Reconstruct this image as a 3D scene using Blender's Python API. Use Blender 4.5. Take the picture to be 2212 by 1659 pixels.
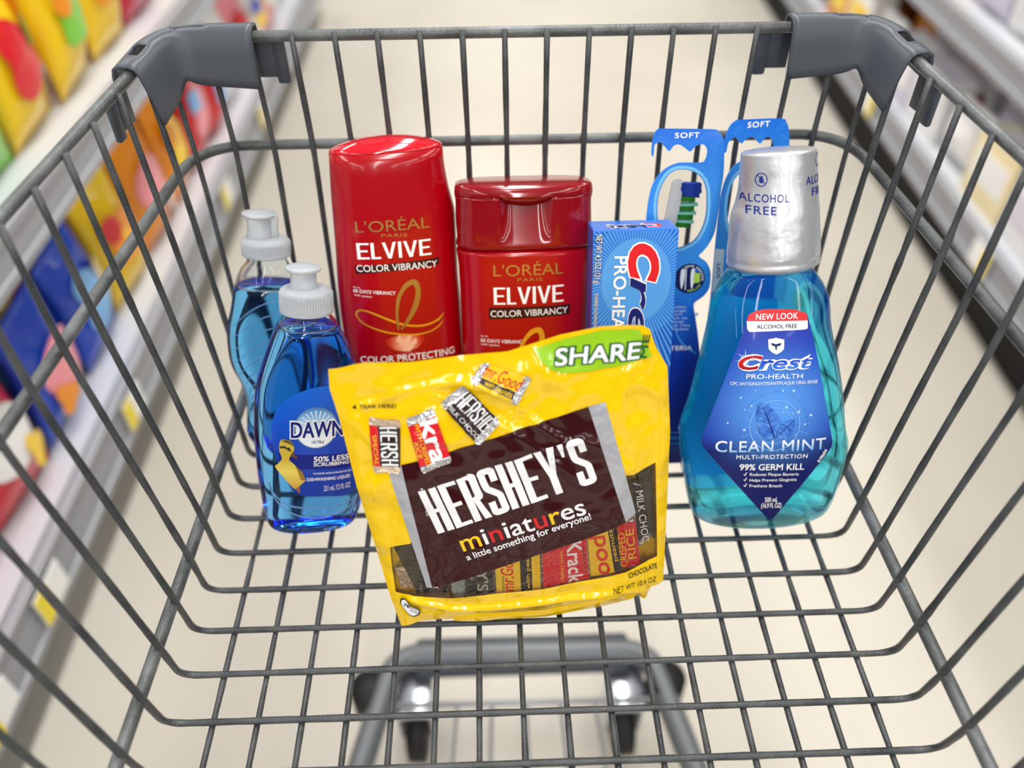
import bpy, bmesh, math, random
from mathutils import Vector, Matrix, noise

S = bpy.context.scene
for _o in list(bpy.data.objects):
    bpy.data.objects.remove(_o)
LINK = S.collection.objects.link

# ------------------------------------------------------------ camera
CAM_POS = (-0.02109, -0.37386, 0.41149)
CAM_R = ((0.99949, -0.03139, -0.00585), (0.02570, 0.68231, 0.73061), (0.01894, 0.73039, -0.68277))  # right, up, forward
cd = bpy.data.cameras.new('camera')
cam = bpy.data.objects.new('camera', cd); LINK(cam)
cd.sensor_width = 36.0
cd.lens = 36.0 * 1750.0 / 2212.0
cd.clip_start = 0.02; cd.clip_end = 60
r_, u_, f_ = [Vector(v) for v in CAM_R]
cam.matrix_world = Matrix(((r_.x, u_.x, -f_.x, CAM_POS[0]), (r_.y, u_.y, -f_.y, CAM_POS[1]), (r_.z, u_.z, -f_.z, CAM_POS[2]), (0, 0, 0, 1)))
cd.dof.use_dof = True
cd.dof.focus_distance = 0.428
cd.dof.aperture_fstop = 3.5
S.camera = cam

# ------------------------------------------------------------ store light
S.view_settings.view_transform = 'Standard'
S.view_settings.look = 'None'
S.view_settings.gamma = 1.0
S.view_settings.exposure = -0.6
S.cycles.max_bounces = 14
S.cycles.transmission_bounces = 12
S.cycles.transparent_max_bounces = 16
S.cycles.glossy_bounces = 6
w = bpy.data.worlds.new('store_air'); S.world = w; w.use_nodes = True
_n = w.node_tree.nodes; _l = w.node_tree.links        # pale ceiling above, dimmer aisles around
_tc = _n.new('ShaderNodeTexCoord'); _sp = _n.new('ShaderNodeSeparateXYZ'); _rp = _n.new('ShaderNodeValToRGB')
_l.new(_tc.outputs['Generated'], _sp.inputs[0]); _l.new(_sp.outputs['Z'], _rp.inputs['Fac']); _l.new(_rp.outputs['Color'], _n['Background'].inputs[0])
_rp.color_ramp.elements[0].position = 0.05; _rp.color_ramp.elements[0].color = (0.20, 0.195, 0.19, 1)
_rp.color_ramp.elements[1].position = 0.55; _rp.color_ramp.elements[1].color = (0.80, 0.79, 0.77, 1)
_n['Background'].inputs[1].default_value = 0.62

def ceiling_strip(x, y, power, ln=7.0):
    ld = bpy.data.lights.new('ceiling_strip_light', 'AREA'); ld.shape = 'RECTANGLE'
    ld.size = 0.22; ld.size_y = ln; ld.energy = power; ld.color = (1.0, 0.98, 0.95)
    o = bpy.data.objects.new('ceiling_strip_light', ld); LINK(o); o.location = (x, y, 2.5)
    return o
for x_ in (-4.0, -1.9, 0.15, 2.1, 4.2):
    for y_ in (-5.2, 2.6):
        ceiling_strip(x_, y_, 190.0 if x_ == 0.15 else 115.0)

# measured sizes of the groceries: frames (base point, right, up) in metres, shapes and lettering in millimetres
DATA = {'frames':{'mouth':([0.13545,-0.09191,0.024],[0.9945,-0.0405,0.0966],[-0.0746,0.3736,0.9246]),'dawnF':([-0.13348,-0.08054,0.018],[0.9607,0.2195,-0.1699],[0.0877,0.3407,0.9361]),'dawnB':([-0.1669,-0.02478,0.017],[0.9647,0.2059,-0.164],[0.0953,0.3076,0.9467]),'cond':([-0.07274,-0.02339,0.016],[0.9866,0.1611,-0.0259],[-0.0255,0.3089,0.9507]),'sham':([-0.00439,-0.03298,0.016],[0.9993,0.033,-0.0152],[0.0036,0.3256,0.9455]),'tube':([0.05621,-0.05614,0.013],[1.0,0.0041,0.0011],[-0.0025,0.342,0.9397]),'pouch':([-0.00986,-0.13679,0.009],[0.995,0.0761,0.0644],[-0.0811,0.2411,0.9671]),'card':([0.09276,-0.02131,0.004],[0.9997,-0.0165,0.02],[-0.0136,0.3255,0.9454]),'cardb':([0.12807,-0.00683,0.004],[0.9614,0.2582,-0.0952],[0.0112,0.309,0.951])},'mouth':{'body':[(150.6,-18.9,25.3),(144.5,-23.0,29.5),(136.2,-26.8,33.1),(120.8,-29.7,34.9),(96.6,-35.2,40.3),(75.3,-40.8,44.0),(58.9,-46.1,45.9),(46.0,-46.8,48.3),(32.8,-45.5,46.9),(8.7,-42.2,42.6)],'cap':[(212.0,-12.6,25.3),(208.6,-12.9,25.5),(196.7,-13.7,26.1),(187.7,-15.5,27.0),(183.4,-17.2,27.5),(177.9,-18.2,27.9),(168.2,-18.9,28.6),(159.9,-19.6,29.0),(158.6,-19.3,28.8),(155.7,-19.8,29.1),(153.4,-17.7,27.0)],'label':[(-13.5,131.3),(-9.2,134.3),(-4.3,135.0),(2.8,134.6),(11.7,133.6),(18.0,130.3),(19.9,123.5),(24.5,103.7),(29.2,81.2),(34.6,55.7),(34.3,52.0),(2.2,9.0),(0.7,8.6),(-0.7,9.2),(-37.1,56.9),(-37.6,60.8),(-26.6,92.4),(-20.2,111.0),(-14.9,124.3)],'red':[(-13.4,129.2),(-12.3,132.7),(-7.9,134.6),(-4.3,135.0),(2.8,134.6),(11.7,133.6),(17.8,131.1),(18.2,127.3)],'white':[(-13.4,129.2),(18.2,127.3),(18.3,123.1),(17.0,122.6),(-12.2,123.4),(-13.3,124.9)],'text':[('NEW LOOK',-8.7,129.7,13.0,128.8,3.3),('ALCOHOL FREE',-8.4,125.0,12.5,123.9,2.2),('Crest',-17.9,103.1,20.6,101.4,7.8),('PRO-HEALTH',-14.0,97.6,15.8,95.8,2.8),('CPC ANTIGINGIVITIS/ANTIPLAQUE ORAL RINSE',-22.3,94.1,24.1,92.1,2.0),('CLEAN MINT',-30.4,54.3,30.1,52.0,7.1),('MULTI-PROTECTION',-19.0,49.5,20.2,47.6,2.6),('99% GERM KILL',-17.2,42.4,18.5,40.4,4.0),('Reduces Plaque Bacteria',-11.5,38.5,15.8,36.9,1.9),('Helps Prevent Gingivitis',-11.6,34.8,14.7,33.5,1.9),('Freshens Breath',-11.6,31.2,6.6,30.1,1.9),('500 mL',-2.8,21.0,4.4,20.7,3.2),('(16.9 FL OZ)',-4.8,17.3,6.6,16.8,3.2),('81986694',27.3,43.8,31.6,50.8,1.9)],'shield':[(-2.5,118.8),(1.6,119.4),(5.9,118.1),(5.8,113.0),(4.3,111.3),(1.8,110.1),(-0.7,111.7),(-2.3,113.6)],'wing':[(-0.3,116.6),(1.5,115.9),(3.5,116.3),(4.6,116.2),(3.7,114.9),(2.2,114.7),(1.9,112.9),(1.7,112.3),(1.4,112.9),(1.0,114.8),(-0.3,115.2),(-1.2,116.6)],'ring':[(1.7,68.6),(-11.9,69.6),(-16.6,69.9)],'leaf':[(-6.5,83.3),(-7.7,80.6),(-8.7,77.2),(-7.9,73.0),(-7.7,68.8),(-6.5,65.0),(-4.7,63.3),(-1.9,61.5),(1.0,60.4),(2.6,64.3),(5.5,70.5),(3.3,74.8),(0.6,78.6),(-3.2,81.5)],'leafb':[(12.4,71.5),(8.7,70.8),(5.5,68.9),(3.5,65.3),(2.4,61.2),(6.7,60.7),(10.9,61.4),(12.2,65.3),(12.8,68.9)],'vein':[(-6.5,83.3),(-3.1,75.3),(0.4,64.5),(1.5,60.6),(1.9,61.2),(0.9,65.5),(-2.6,75.7)],'checks':[(-14.1,39.5),(-14.1,36.1),(-14.0,32.4)],'dots':[(-9.0,90.4),(5.6,89.4),(11.4,88.9),(-14.6,79.4),(-11.0,81.4),(7.8,79.3),(11.4,75.6),(-23.7,71.7),(-14.8,67.2),(-8.7,65.4),(18.2,68.3),(14.6,76.1),(6.2,76.7),(-16.8,86.6),(21.2,73.5),(13.2,62.5)],'captext':[('ALCOHOL',-20.8,190.9,6.8,190.1,4.1),('FREE',-18.2,185.0,-1.0,184.3,4.2),('ALCO',14.3,189.6,20.9,189.8,4.2),('FREE',18.2,183.6,27.1,184.0,4.2)],'icon':[(-9.5,201.6),(-12.8,201.9)]},'dawn':{'cap':[(159.9,-8.3,10.1),(157.8,-8.1,9.7),(156.6,-6.5,8.5),(149.9,-6.4,8.7),(148.1,-9.1,13.0),(146.2,-12.2,16.2),(134.4,-12.3,16.4)],'body':[(132.0,-10.5,15.6),(127.0,-14.1,18.9),(116.8,-18.5,23.8),(106.4,-22.3,27.4),(93.2,-26.4,30.5),(79.6,-28.2,32.3),(58.6,-29.0,34.2),(36.9,-28.4,34.9),(19.0,-26.5,33.0),(4.5,-24.7,29.6)],'oval':[(4.5,71.3),(4.8,83.4),(-6.7,72.1)],'panel':[(19.5,95.7),(10.1,96.6),(-0.4,94.9),(-8.6,90.8),(-15.2,84.7),(-18.6,76.3),(-19.7,67.0),(-18.9,57.4),(-16.6,48.9),(-13.9,41.6),(-7.1,29.5),(8.9,26.7),(25.2,26.1),(30.9,43.1),(31.5,71.4),(28.5,87.9)],'band':[(-16.3,55.1),(-18.0,56.7),(-18.3,56.0),(26.5,52.8),(26.5,43.3),(-16.7,46.7)],'text':[('DAWN',-9.2,66.2,19.2,65.4,10.1),('ULTRA',1.8,62.2,8.6,61.6,1.8),('50% LESS',2.6,50.3,22.5,49.3,3.4),('SCRUBBING',2.5,47.4,22.5,46.3,2.4),('*VS DAWN NON-CONCENTRATED',2.0,42.1,24.0,40.9,1.1),('DISHWASHING LIQUID',-1.5,38.1,23.3,37.0,2.1),('221 mL 7.5 FL OZ',7.9,30.6,23.3,30.3,3.5)],'duck':[(-15.8,61.3),(-14.6,64.7),(-11.6,64.9),(-8.9,63.5),(-7.8,59.8),(-8.4,57.1),(-9.5,55.2),(-10.3,54.1),(-10.7,52.1),(-8.0,49.0),(-4.4,44.2),(-2.4,39.1),(-3.9,36.8),(-5.7,34.9),(-7.1,32.5),(-9.9,34.9),(-13.8,40.2),(-18.4,47.1),(-16.9,49.4),(-14.7,52.9),(-15.8,57.3)],'bill':[(-8.6,57.4),(-6.1,53.7),(-6.7,52.5),(-8.5,53.8),(-10.2,54.7)],'stripe':[(-15.7,60.5),(-13.1,61.1),(-10.1,58.8),(-9.1,57.6),(-10.1,57.5),(-13.1,59.6),(-15.5,59.3)],'crown':[(-14.6,64.3),(-11.6,64.9),(-8.9,63.5),(-7.9,60.2),(-9.6,62.0),(-12.3,63.0)],'eye':[(-10.7,59.3)],'leg':[(-7.8,33.4),(-5.5,35.3),(-5.4,30.7),(-6.2,30.5)],'wing':[(-7.4,48.2),(-3.7,44.2),(-2.4,39.1),(-4.5,38.5),(-5.8,42.7)],'ridge':[(-22.2,36.1),(-21.1,31.1),(-17.8,26.1),(-11.7,21.7),(0.3,19.4),(13.2,18.8),(22.0,20.4),(26.8,22.2)],'ridge2':[(-22.2,36.1),(-21.1,29.8),(-17.3,22.3),(-8.4,15.4),(3.7,12.3),(14.6,13.6),(23.4,17.0),(26.8,22.2)]},'dawnB':{'cap':[(161.7,-10.8,10.2),(158.4,-10.7,11.3),(156.8,-8.3,11.8),(151.0,-7.5,12.0),(149.1,-12.5,14.7),(145.0,-13.0,15.5),(136.3,-11.2,16.9)],'body':[(133.2,-10.7,17.2),(125.6,-12.9,21.4),(114.7,-15.4,24.9),(103.6,-17.3,28.5),(86.5,-20.5,33.4),(68.8,-20.0,35.8),(53.6,-18.3,38.3),(37.9,-14.6,40.9),(21.8,-12.2,43.5)]},'cond':{'body':[(196.1,-31.5,32.4),(185.9,-32.4,32.7),(172.6,-33.4,34.2),(157.9,-34.1,36.9),(139.2,-35.1,36.6),(119.9,-36.5,36.2),(99.9,-36.8,35.8),(79.1,-36.1,35.4),(62.7,-29.9,35.0)],'text':[("L'ORÉAL",-21.9,152.8,20.0,152.5,6.6),('PARIS',-7.9,149.4,6.7,148.7,2.2),('ELVIVE',-22.8,137.2,19.8,136.4,9.5),('COLOR VIBRANCY',-24.1,129.9,22.6,128.7,4.2),('up to',-27.4,120.4,-23.5,119.8,1.1),('60 DAYS VIBRANCY',-27.6,117.5,-3.4,114.7,2.2),('with system',-27.6,115.4,-17.3,113.9,1.3),('COLOR PROTECTING',-28.5,72.5,29.1,71.9,4.6),('CONDITIONER',-23.2,66.8,20.9,65.5,4.3)],'bar':[(-25.0,133.3),(24.2,134.1),(23.8,129.9),(-24.9,128.6)],'ribA':[(-4.4,93.2),(-4.7,100.0),(-4.2,106.9),(-3.0,112.6),(-0.7,117.1),(2.0,120.7),(4.9,122.6),(8.6,123.1),(10.7,120.8),(11.5,116.4),(10.6,110.2),(7.7,103.6),(2.9,97.2),(-1.7,92.9),(-2.1,93.8),(1.7,99.3),(5.3,105.8),(7.5,111.5),(8.4,116.2),(7.8,119.2),(6.4,119.8),(3.5,118.2),(0.4,114.6),(-1.3,110.4),(-2.9,103.8),(-3.4,93.9)],'ribB':[(24.5,99.8),(22.1,96.5),(18.2,94.5),(11.5,93.2),(4.0,93.9),(-3.2,96.1),(-10.3,99.6),(-17.2,103.4),(-22.4,105.7),(-25.6,105.8),(-27.0,104.0),(-26.2,100.9),(-22.5,97.5),(-14.6,93.7),(-5.6,90.9),(5.5,89.1),(15.0,89.8),(20.9,92.7),(23.8,95.9),(21.3,91.9),(14.9,89.0),(5.4,88.1),(-6.6,90.1),(-16.5,93.4),(-24.3,97.8),(-27.6,102.1),(-27.8,105.0),(-25.5,106.7),(-21.5,106.3),(-15.4,103.7),(-9.3,100.5),(-2.2,97.1),(4.6,95.0),(11.6,94.4),(17.8,95.5),(21.7,97.6)],'orb':[(-0.6,85.0),(-12.2,86.4),(-1.3,77.4)],'orbin':[(-0.9,81.5),(-6.1,86.2),(-3.8,89.9),(-1.3,82.5),(1.8,89.8),(3.4,87.6),(0.0,81.4),(6.2,86.8),(6.4,83.7),(1.6,78.1),(-3.1,78.7)],'glow':[(-0.5,76.3),(-7.9,77.2),(-0.6,74.6)]},'sham':{'text':[("L'ORÉAL",-17.3,129.3,23.1,129.7,6.9),('PARIS',-3.6,126.1,10.9,126.0,2.2),('ELVIVE',-17.4,112.1,23.6,112.7,10.4),('COLOR VIBRANCY',-19.5,104.5,26.2,105.4,4.1),('up to',-25.7,91.9,-21.4,91.8,1.2),('60 DAYS VIBRANCY',-25.8,88.5,0.9,87.7,2.3),('with system',-25.7,86.5,-14.8,86.1,1.4)],'bar':[(-20.4,110.3),(27.6,110.8),(27.4,104.3),(-20.6,103.1)],'lip':[(-12.4,176.6),(16.6,175.9),(14.4,173.8),(9.2,172.8),(2.3,172.7),(-5.5,173.2),(-10.3,174.4)],'body':[(142.5,-38.2,41.1),(140.8,-38.0,41.4),(123.4,-37.1,41.6),(103.6,-36.9,41.2),(83.3,-36.7,41.0)],'cap':[(180.5,-36.7,39.9),(179.3,-37.8,40.8),(173.8,-38.1,41.0),(170.0,-37.6,40.3),(161.0,-37.9,40.6),(148.1,-37.5,41.2),(144.3,-38.2,41.3)],'orient':[(9.4,97.6)]},'tube':{'face':[(-24.3,170.0),(23.8,168.4),(-24.6,108.6),(24.1,107.1)],'text':[('NET WT 4.3 OZ (121 g)',-20.7,167.3,-21.4,140.0,3.5),('FLUORIDE TOOTHPASTE FOR ANTICAVITY',-20.8,134.2,-21.7,103.0,1.9),('PRO-HEALTH',-10.3,155.1,-11.1,95.2,7.3),('Crest',-0.9,159.0,-0.5,80.7,12.5)],'ctr':[(8.7,138.8),(7.7,161.7),(-16.0,152.3)]},'card':{'out':[(-17.4,215.6),(11.9,214.3),(15.8,213.0),(18.5,210.1),(19.8,206.8),(20.2,199.4),(20.6,189.4),(19.9,180.9),(19.4,170.6),(18.2,157.4),(15.6,150.3),(12.4,145.5),(9.9,142.8),(10.4,141.4),(14.2,138.6),(17.0,133.4),(17.6,128.3),(17.2,122.6),(14.7,118.0),(10.8,114.8),(8.6,112.9),(8.8,109.5),(10.1,103.7),(12.2,92.8),(14.6,76.7),(18.1,38.8)],'hook':[(-17.4,215.6),(-19.8,212.8),(-20.8,207.2),(-20.8,201.4),(-19.6,201.0),(-19.3,206.5),(-17.9,207.8),(-15.8,208.0),(-13.2,205.3),(-10.9,203.2),(-8.5,206.0),(-6.5,206.6),(-4.8,206.3),(-2.1,204.6),(0.9,202.6),(3.3,205.0),(5.8,206.2),(8.3,206.1),(10.0,204.2),(10.5,201.7),(9.8,198.5),(7.7,196.4),(-2.1,196.7),(-7.2,196.1),(-13.0,193.3),(-17.9,188.0),(-20.6,181.3),(-22.0,171.8),(-22.5,161.3),(-23.0,139.7)],'hole':[(-2.7,192.8),(2.9,191.6),(7.8,188.1),(10.7,182.9),(11.9,176.0),(12.0,166.4),(10.2,158.6),(6.6,152.4),(1.5,149.0),(-3.7,147.8),(-9.2,150.2),(-13.5,156.6),(-15.7,166.4),(-16.1,176.0),(-14.3,183.7),(-11.1,189.5),(-7.0,192.3)],'badge':[(4.9,128.7),(16.2,128.3),(14.0,128.4)],'head':[(-7.9,185.2),(-6.7,186.8),(-4.6,187.4),(-2.4,186.7),(-1.7,185.0),(-2.0,179.9),(-3.2,170.4),(-4.1,162.1),(-5.0,154.6),(-10.7,154.7),(-11.5,162.3),(-10.2,171.5),(-8.9,180.1)],'br':[(-2.3,184.1),(8.5,183.4),(-2.6,182.0),(8.7,180.4),(-2.0,179.4),(7.6,177.9),(-2.2,176.0),(5.3,175.8),(-2.5,173.0),(7.1,172.7),(-2.8,170.8),(5.0,170.6),(-3.3,168.2),(6.4,167.7),(-3.7,166.0),(4.7,165.6),(-4.2,163.6),(5.3,162.7),(-4.5,161.2),(2.6,160.7)],'text':[('SOFT',-8.1,210.2,5.5,210.1,2.9),('REPLACE',3.2,117.2,11.3,121.4,1.6),('BACTERIA',-14.3,82.8,9.1,82.7,3.0),('BACTERIA BLAST',-4.9,1.7,-4.0,72.1,5.0),('INDICATOR',5.2,138.8,12.1,128.9,1.7),('Bristles',-9.1,110.4,3.9,110.3,1.7),('Change',-9.0,108.0,4.1,107.9,1.7),('from',-6.1,105.6,1.7,105.6,1.8),('green to',-8.7,103.3,4.8,103.1,1.8),('yellow',-8.6,100.9,3.1,100.8,1.8),('When Time',-8.5,98.4,7.0,98.3,1.8),('to Replace',-8.4,96.0,6.2,95.9,1.8)]},'cardb':{'out':[(-13.4,213.7),(15.1,213.3),(19.0,211.0),(21.0,208.0),(22.9,200.3),(27.0,174.0),(31.5,136.9),(35.6,76.5)],'hook':[(-13.4,213.7),(-16.9,211.2),(-19.2,206.4),(-20.0,201.5),(-19.8,196.6),(-18.2,196.5),(-17.6,201.0),(-15.9,203.0),(-13.1,204.1),(-11.0,202.3),(-8.8,200.6),(-6.6,202.6),(-3.3,203.9),(-0.8,203.3),(3.2,200.0),(5.4,202.0),(7.6,203.4),(10.3,202.6),(12.0,200.0),(12.8,195.5),(10.5,190.7),(-2.6,191.3),(-8.4,190.5),(-13.0,187.3),(-16.6,181.1),(-18.5,171.7),(-18.8,157.6),(-18.9,141.3),(-18.3,112.9),(-18.7,98.3),(-18.1,83.1)],'tag':[(-18.8,139.9),(-12.6,139.3),(-11.4,112.7),(-18.3,112.9)],'hole':[(0.1,186.2),(8.8,182.2),(13.4,171.4),(13.5,157.0),(6.8,145.6),(-1.2,143.5),(-9.2,149.6),(-13.1,160.8),(-13.2,173.1),(-9.4,182.4)],'text':[('SOFT',-6.2,209.1,8.2,209.3,3.2),('SOFT',-13.5,121.6,-14.0,131.3,2.6)]},'pouch':{'top':[(-74.6,166.6),(-57.9,167.7),(-37.7,165.0),(-12.6,165.2),(8.1,164.3),(32.9,169.5),(52.1,171.2),(70.8,169.6),(74.7,166.7)],'right':[(74.7,166.7),(77.2,157.6),(83.0,145.7),(84.3,109.4),(82.6,62.6),(80.4,10.2)],'bottom':[(-67.4,2.9),(-58.6,5.6),(-44.8,6.6),(-37.0,2.3),(-26.9,-0.6),(12.9,-6.2),(49.5,-2.8),(65.6,-1.4),(70.4,-2.2),(73.1,8.7),(80.4,10.2)],'left':[(-74.6,166.6),(-76.1,156.4),(-74.8,138.8),(-74.1,100.0),(-71.4,56.8),(-69.8,25.9),(-67.4,2.9)],'green':[(19.4,164.1),(34.5,167.4),(52.0,169.3),(69.4,167.6),(75.4,152.9),(60.2,151.0),(45.0,150.1),(32.6,150.9),(27.4,153.4),(23.3,157.7)],'brown':[(-49.6,112.7),(43.2,132.3),(59.2,60.8),(-45.6,34.6)],'silverL':[(-56.3,108.6),(-49.5,112.6),(-42.3,34.0),(-48.6,34.4)],'silverR':[(43.2,132.3),(51.5,133.7),(64.7,65.5),(58.7,60.9)],'win':[(-63.7,61.9),(-52.5,64.4),(-45.7,83.6),(58.5,90.6),(64.3,89.1),(75.9,93.7),(76.5,31.4),(58.8,26.4),(36.0,26.3),(12.1,24.4),(-13.5,25.5),(-36.1,25.4),(-56.2,27.6),(-65.9,30.7),(-65.0,45.3)],'text':[("HERSHEY'S",-37.4,71.2,45.5,90.9,27.4),('miniatures',-25.9,58.0,38.8,71.6,11.7),('a little something for everyone!',-24.7,51.6,41.1,68.1,4.3),('SINCE 1894',-40.1,82.7,-40.9,99.9,1.5),('CHOCOLATE',59.9,21.8,76.4,23.3,4.1),('NET WT 10.4 OZ',51.1,13.3,75.8,13.1,4.2),('TEAR HERE!',-63.9,145.5,-47.0,144.0,2.0),('SHARE',29.3,155.4,69.6,153.2,8.4),('ME',72.3,152.8,74.6,164.3,3.3)],'special':[(-60.6,140.8),(-46.0,137.6),(-50.9,107.8),(-63.5,109.8)],'krackel':[(-43.3,138.3),(-29.8,142.0),(-24.7,112.7),(-40.2,107.8)],'milk':[(-26.4,144.1),(-14.3,152.0),(0.8,130.6),(-10.9,119.4)],'good':[(-3.9,161.5),(17.9,151.0),(9.2,137.9),(-11.0,153.1)],'cal':[(-64.3,25.5),(-63.1,27.8),(-61.2,27.1),(-59.6,24.1),(-59.0,21.5),(-55.8,19.8),(-54.6,17.3),(-55.5,14.7),(-58.5,13.1),(-60.9,14.8),(-62.7,18.8),(-64.2,22.6)],'foldA':[(-58.7,24.6),(-37.2,17.3),(-6.4,14.5),(24.9,14.5),(52.1,12.4),(68.9,6.6)],'foldB':[(-38.8,4.8),(-25.8,8.8),(-7.5,3.3),(13.5,1.6),(40.2,4.7),(56.2,8.9),(66.6,-1.5)],'minis':[[(-62.4,61.0),(-52.5,61.3),(-50.8,33.5),(-55.7,30.9)],[(-54.8,34.8),(-35.4,38.8),(-36.6,25.5),(-55.8,27.3)],[(-34.6,38.9),(-27.5,41.4),(-29.3,23.9),(-36.2,24.5)],[(-27.4,41.9),(-12.0,41.6),(-13.3,23.0),(-29.3,23.9)],[(-11.0,49.7),(13.6,50.7),(12.2,22.3),(-12.8,22.9)],[(14.1,50.6),(38.5,56.7),(38.8,25.1),(12.5,22.8)],[(38.7,56.7),(53.1,57.4),(56.7,26.1),(39.0,25.1)],[(54.9,60.9),(65.2,61.1),(67.3,26.9),(56.9,26.4)],[(63.6,81.5),(69.4,78.2),(74.0,43.7),(66.8,37.7)],[(-64.4,44.5),(-56.5,45.1),(-56.1,28.7),(-63.4,30.3)],[(68.0,84.4),(75.1,88.5),(76.3,40.7),(74.3,42.3)]]}}
# ------------------------------------------------------------ helpers
def lin(c):
    c = c / 255.0
    return c / 12.92 if c <= 0.04045 else ((c + 0.055) / 1.055) ** 2.4
def rgb(r, g, b): return (lin(r), lin(g), lin(b), 1.0)

MATS = {}
def mat(name, col=(200, 200, 200), rough=0.5, metal=0.0, coat=0.0, bump=None, trans=0.0, ior=1.45, absorb=None, spec=0.5, var=None, clear=0.0):
    if name in MATS: return MATS[name]
    m = bpy.data.materials.new(name); m.use_nodes = True; nt = m.node_tree; N = nt.nodes; L = nt.links
    b = N['Principled BSDF']
    c = rgb(*col)
    b.inputs['Base Color'].default_value = c
    b.inputs['Roughness'].default_value = rough
    b.inputs['Metallic'].default_value = metal
    b.inputs['Coat Weight'].default_value = coat
    b.inputs['Coat Roughness'].default_value = 0.06
    b.inputs['Transmission Weight'].default_value = trans
    b.inputs['IOR'].default_value = ior
    b.inputs['Specular IOR Level'].default_value = spec
    if bump or var:
        tc = N.new('ShaderNodeTexCoord')
    if bump:
        nz = N.new('ShaderNodeTexNoise'); nz.inputs['Scale'].default_value = bump[0]; nz.inputs['Detail'].default_value = 3 if bump[0] > 60 else 1.2
        bp = N.new('ShaderNodeBump'); bp.inputs['Strength'].default_value = bump[1]; bp.inputs['Distance'].default_value = bump[2]
        L.new(tc.outputs['Object'], nz.inputs['Vector']); L.new(nz.outputs['Fac'], bp.inputs['Height']); L.new(bp.outputs['Normal'], b.inputs['Normal'])
        if coat: L.new(bp.outputs['Normal'], b.inputs['Coat Normal'])
    if var:
        n2 = N.new('ShaderNodeTexNoise'); n2.inputs['Scale'].default_value = var[0]; n2.inputs['Detail'].default_value = 4
        rp = N.new('ShaderNodeValToRGB'); rp.color_ramp.elements[0].position = 0.35; rp.color_ramp.elements[1].position = 0.65
        rp.color_ramp.elements[0].color = c; rp.color_ramp.elements[1].color = rgb(*var[1])
        L.new(tc.outputs['Object'], n2.inputs['Vector']); L.new(n2.outputs['Fac'], rp.inputs['Fac']); L.new(rp.outputs['Color'], b.inputs['Base Color'])
    if absorb:
        va = N.new('ShaderNodeVolumeAbsorption'); va.inputs['Color'].default_value = (*absorb[:3], 1); va.inputs['Density'].default_value = absorb[3]
        L.new(va.outputs['Volume'], N['Material Output'].inputs['Volume'])
    if clear:      # part of the light goes straight through
        tb = N.new('ShaderNodeBsdfTransparent'); mx = N.new('ShaderNodeMixShader'); mx.inputs[0].default_value = clear
        L.new(b.outputs[0], mx.inputs[1]); L.new(tb.outputs[0], mx.inputs[2]); L.new(mx.outputs[0], N['Material Output'].inputs['Surface'])
    MATS[name] = m
    return m

def film(name, gloss=0.09, tint=(250, 250, 250), rough=0.03, bump=None):
    """thin clear plastic: lets light straight through, with a glossy skin"""
    if name in MATS: return MATS[name]
    m = bpy.data.materials.new(name); m.use_nodes = True; nt = m.node_tree; N = nt.nodes; L = nt.links
    N.remove(N['Principled BSDF'])
    t = N.new('ShaderNodeBsdfTransparent'); t.inputs[0].default_value = rgb(*tint)
    g = N.new('ShaderNodeBsdfGlossy'); g.inputs['Roughness'].default_value = rough
    fr = N.new('ShaderNodeFresnel'); fr.inputs[0].default_value = 1.45
    ad = N.new('ShaderNodeMath'); ad.operation = 'ADD'; ad.inputs[1].default_value = gloss - 0.04
    mx = N.new('ShaderNodeMixShader')
    L.new(fr.outputs[0], ad.inputs[0]); L.new(ad.outputs[0], mx.inputs[0]); L.new(t.outputs[0], mx.inputs[1]); L.new(g.outputs[0], mx.inputs[2])
    L.new(mx.outputs[0], N['Material Output'].inputs[0])
    if bump:
        tc = N.new('ShaderNodeTexCoord'); nz = N.new('ShaderNodeTexNoise'); nz.inputs['Scale'].default_value = bump[0]
        bp = N.new('ShaderNodeBump'); bp.inputs['Strength'].default_value = bump[1]; bp.inputs['Distance'].default_value = bump[2]
        L.new(tc.outputs['Object'], nz.inputs['Vector']); L.new(nz.outputs['Fac'], bp.inputs['Height']); L.new(bp.outputs['Normal'], g.inputs['Normal'])
    MATS[name] = m
    return m

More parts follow.
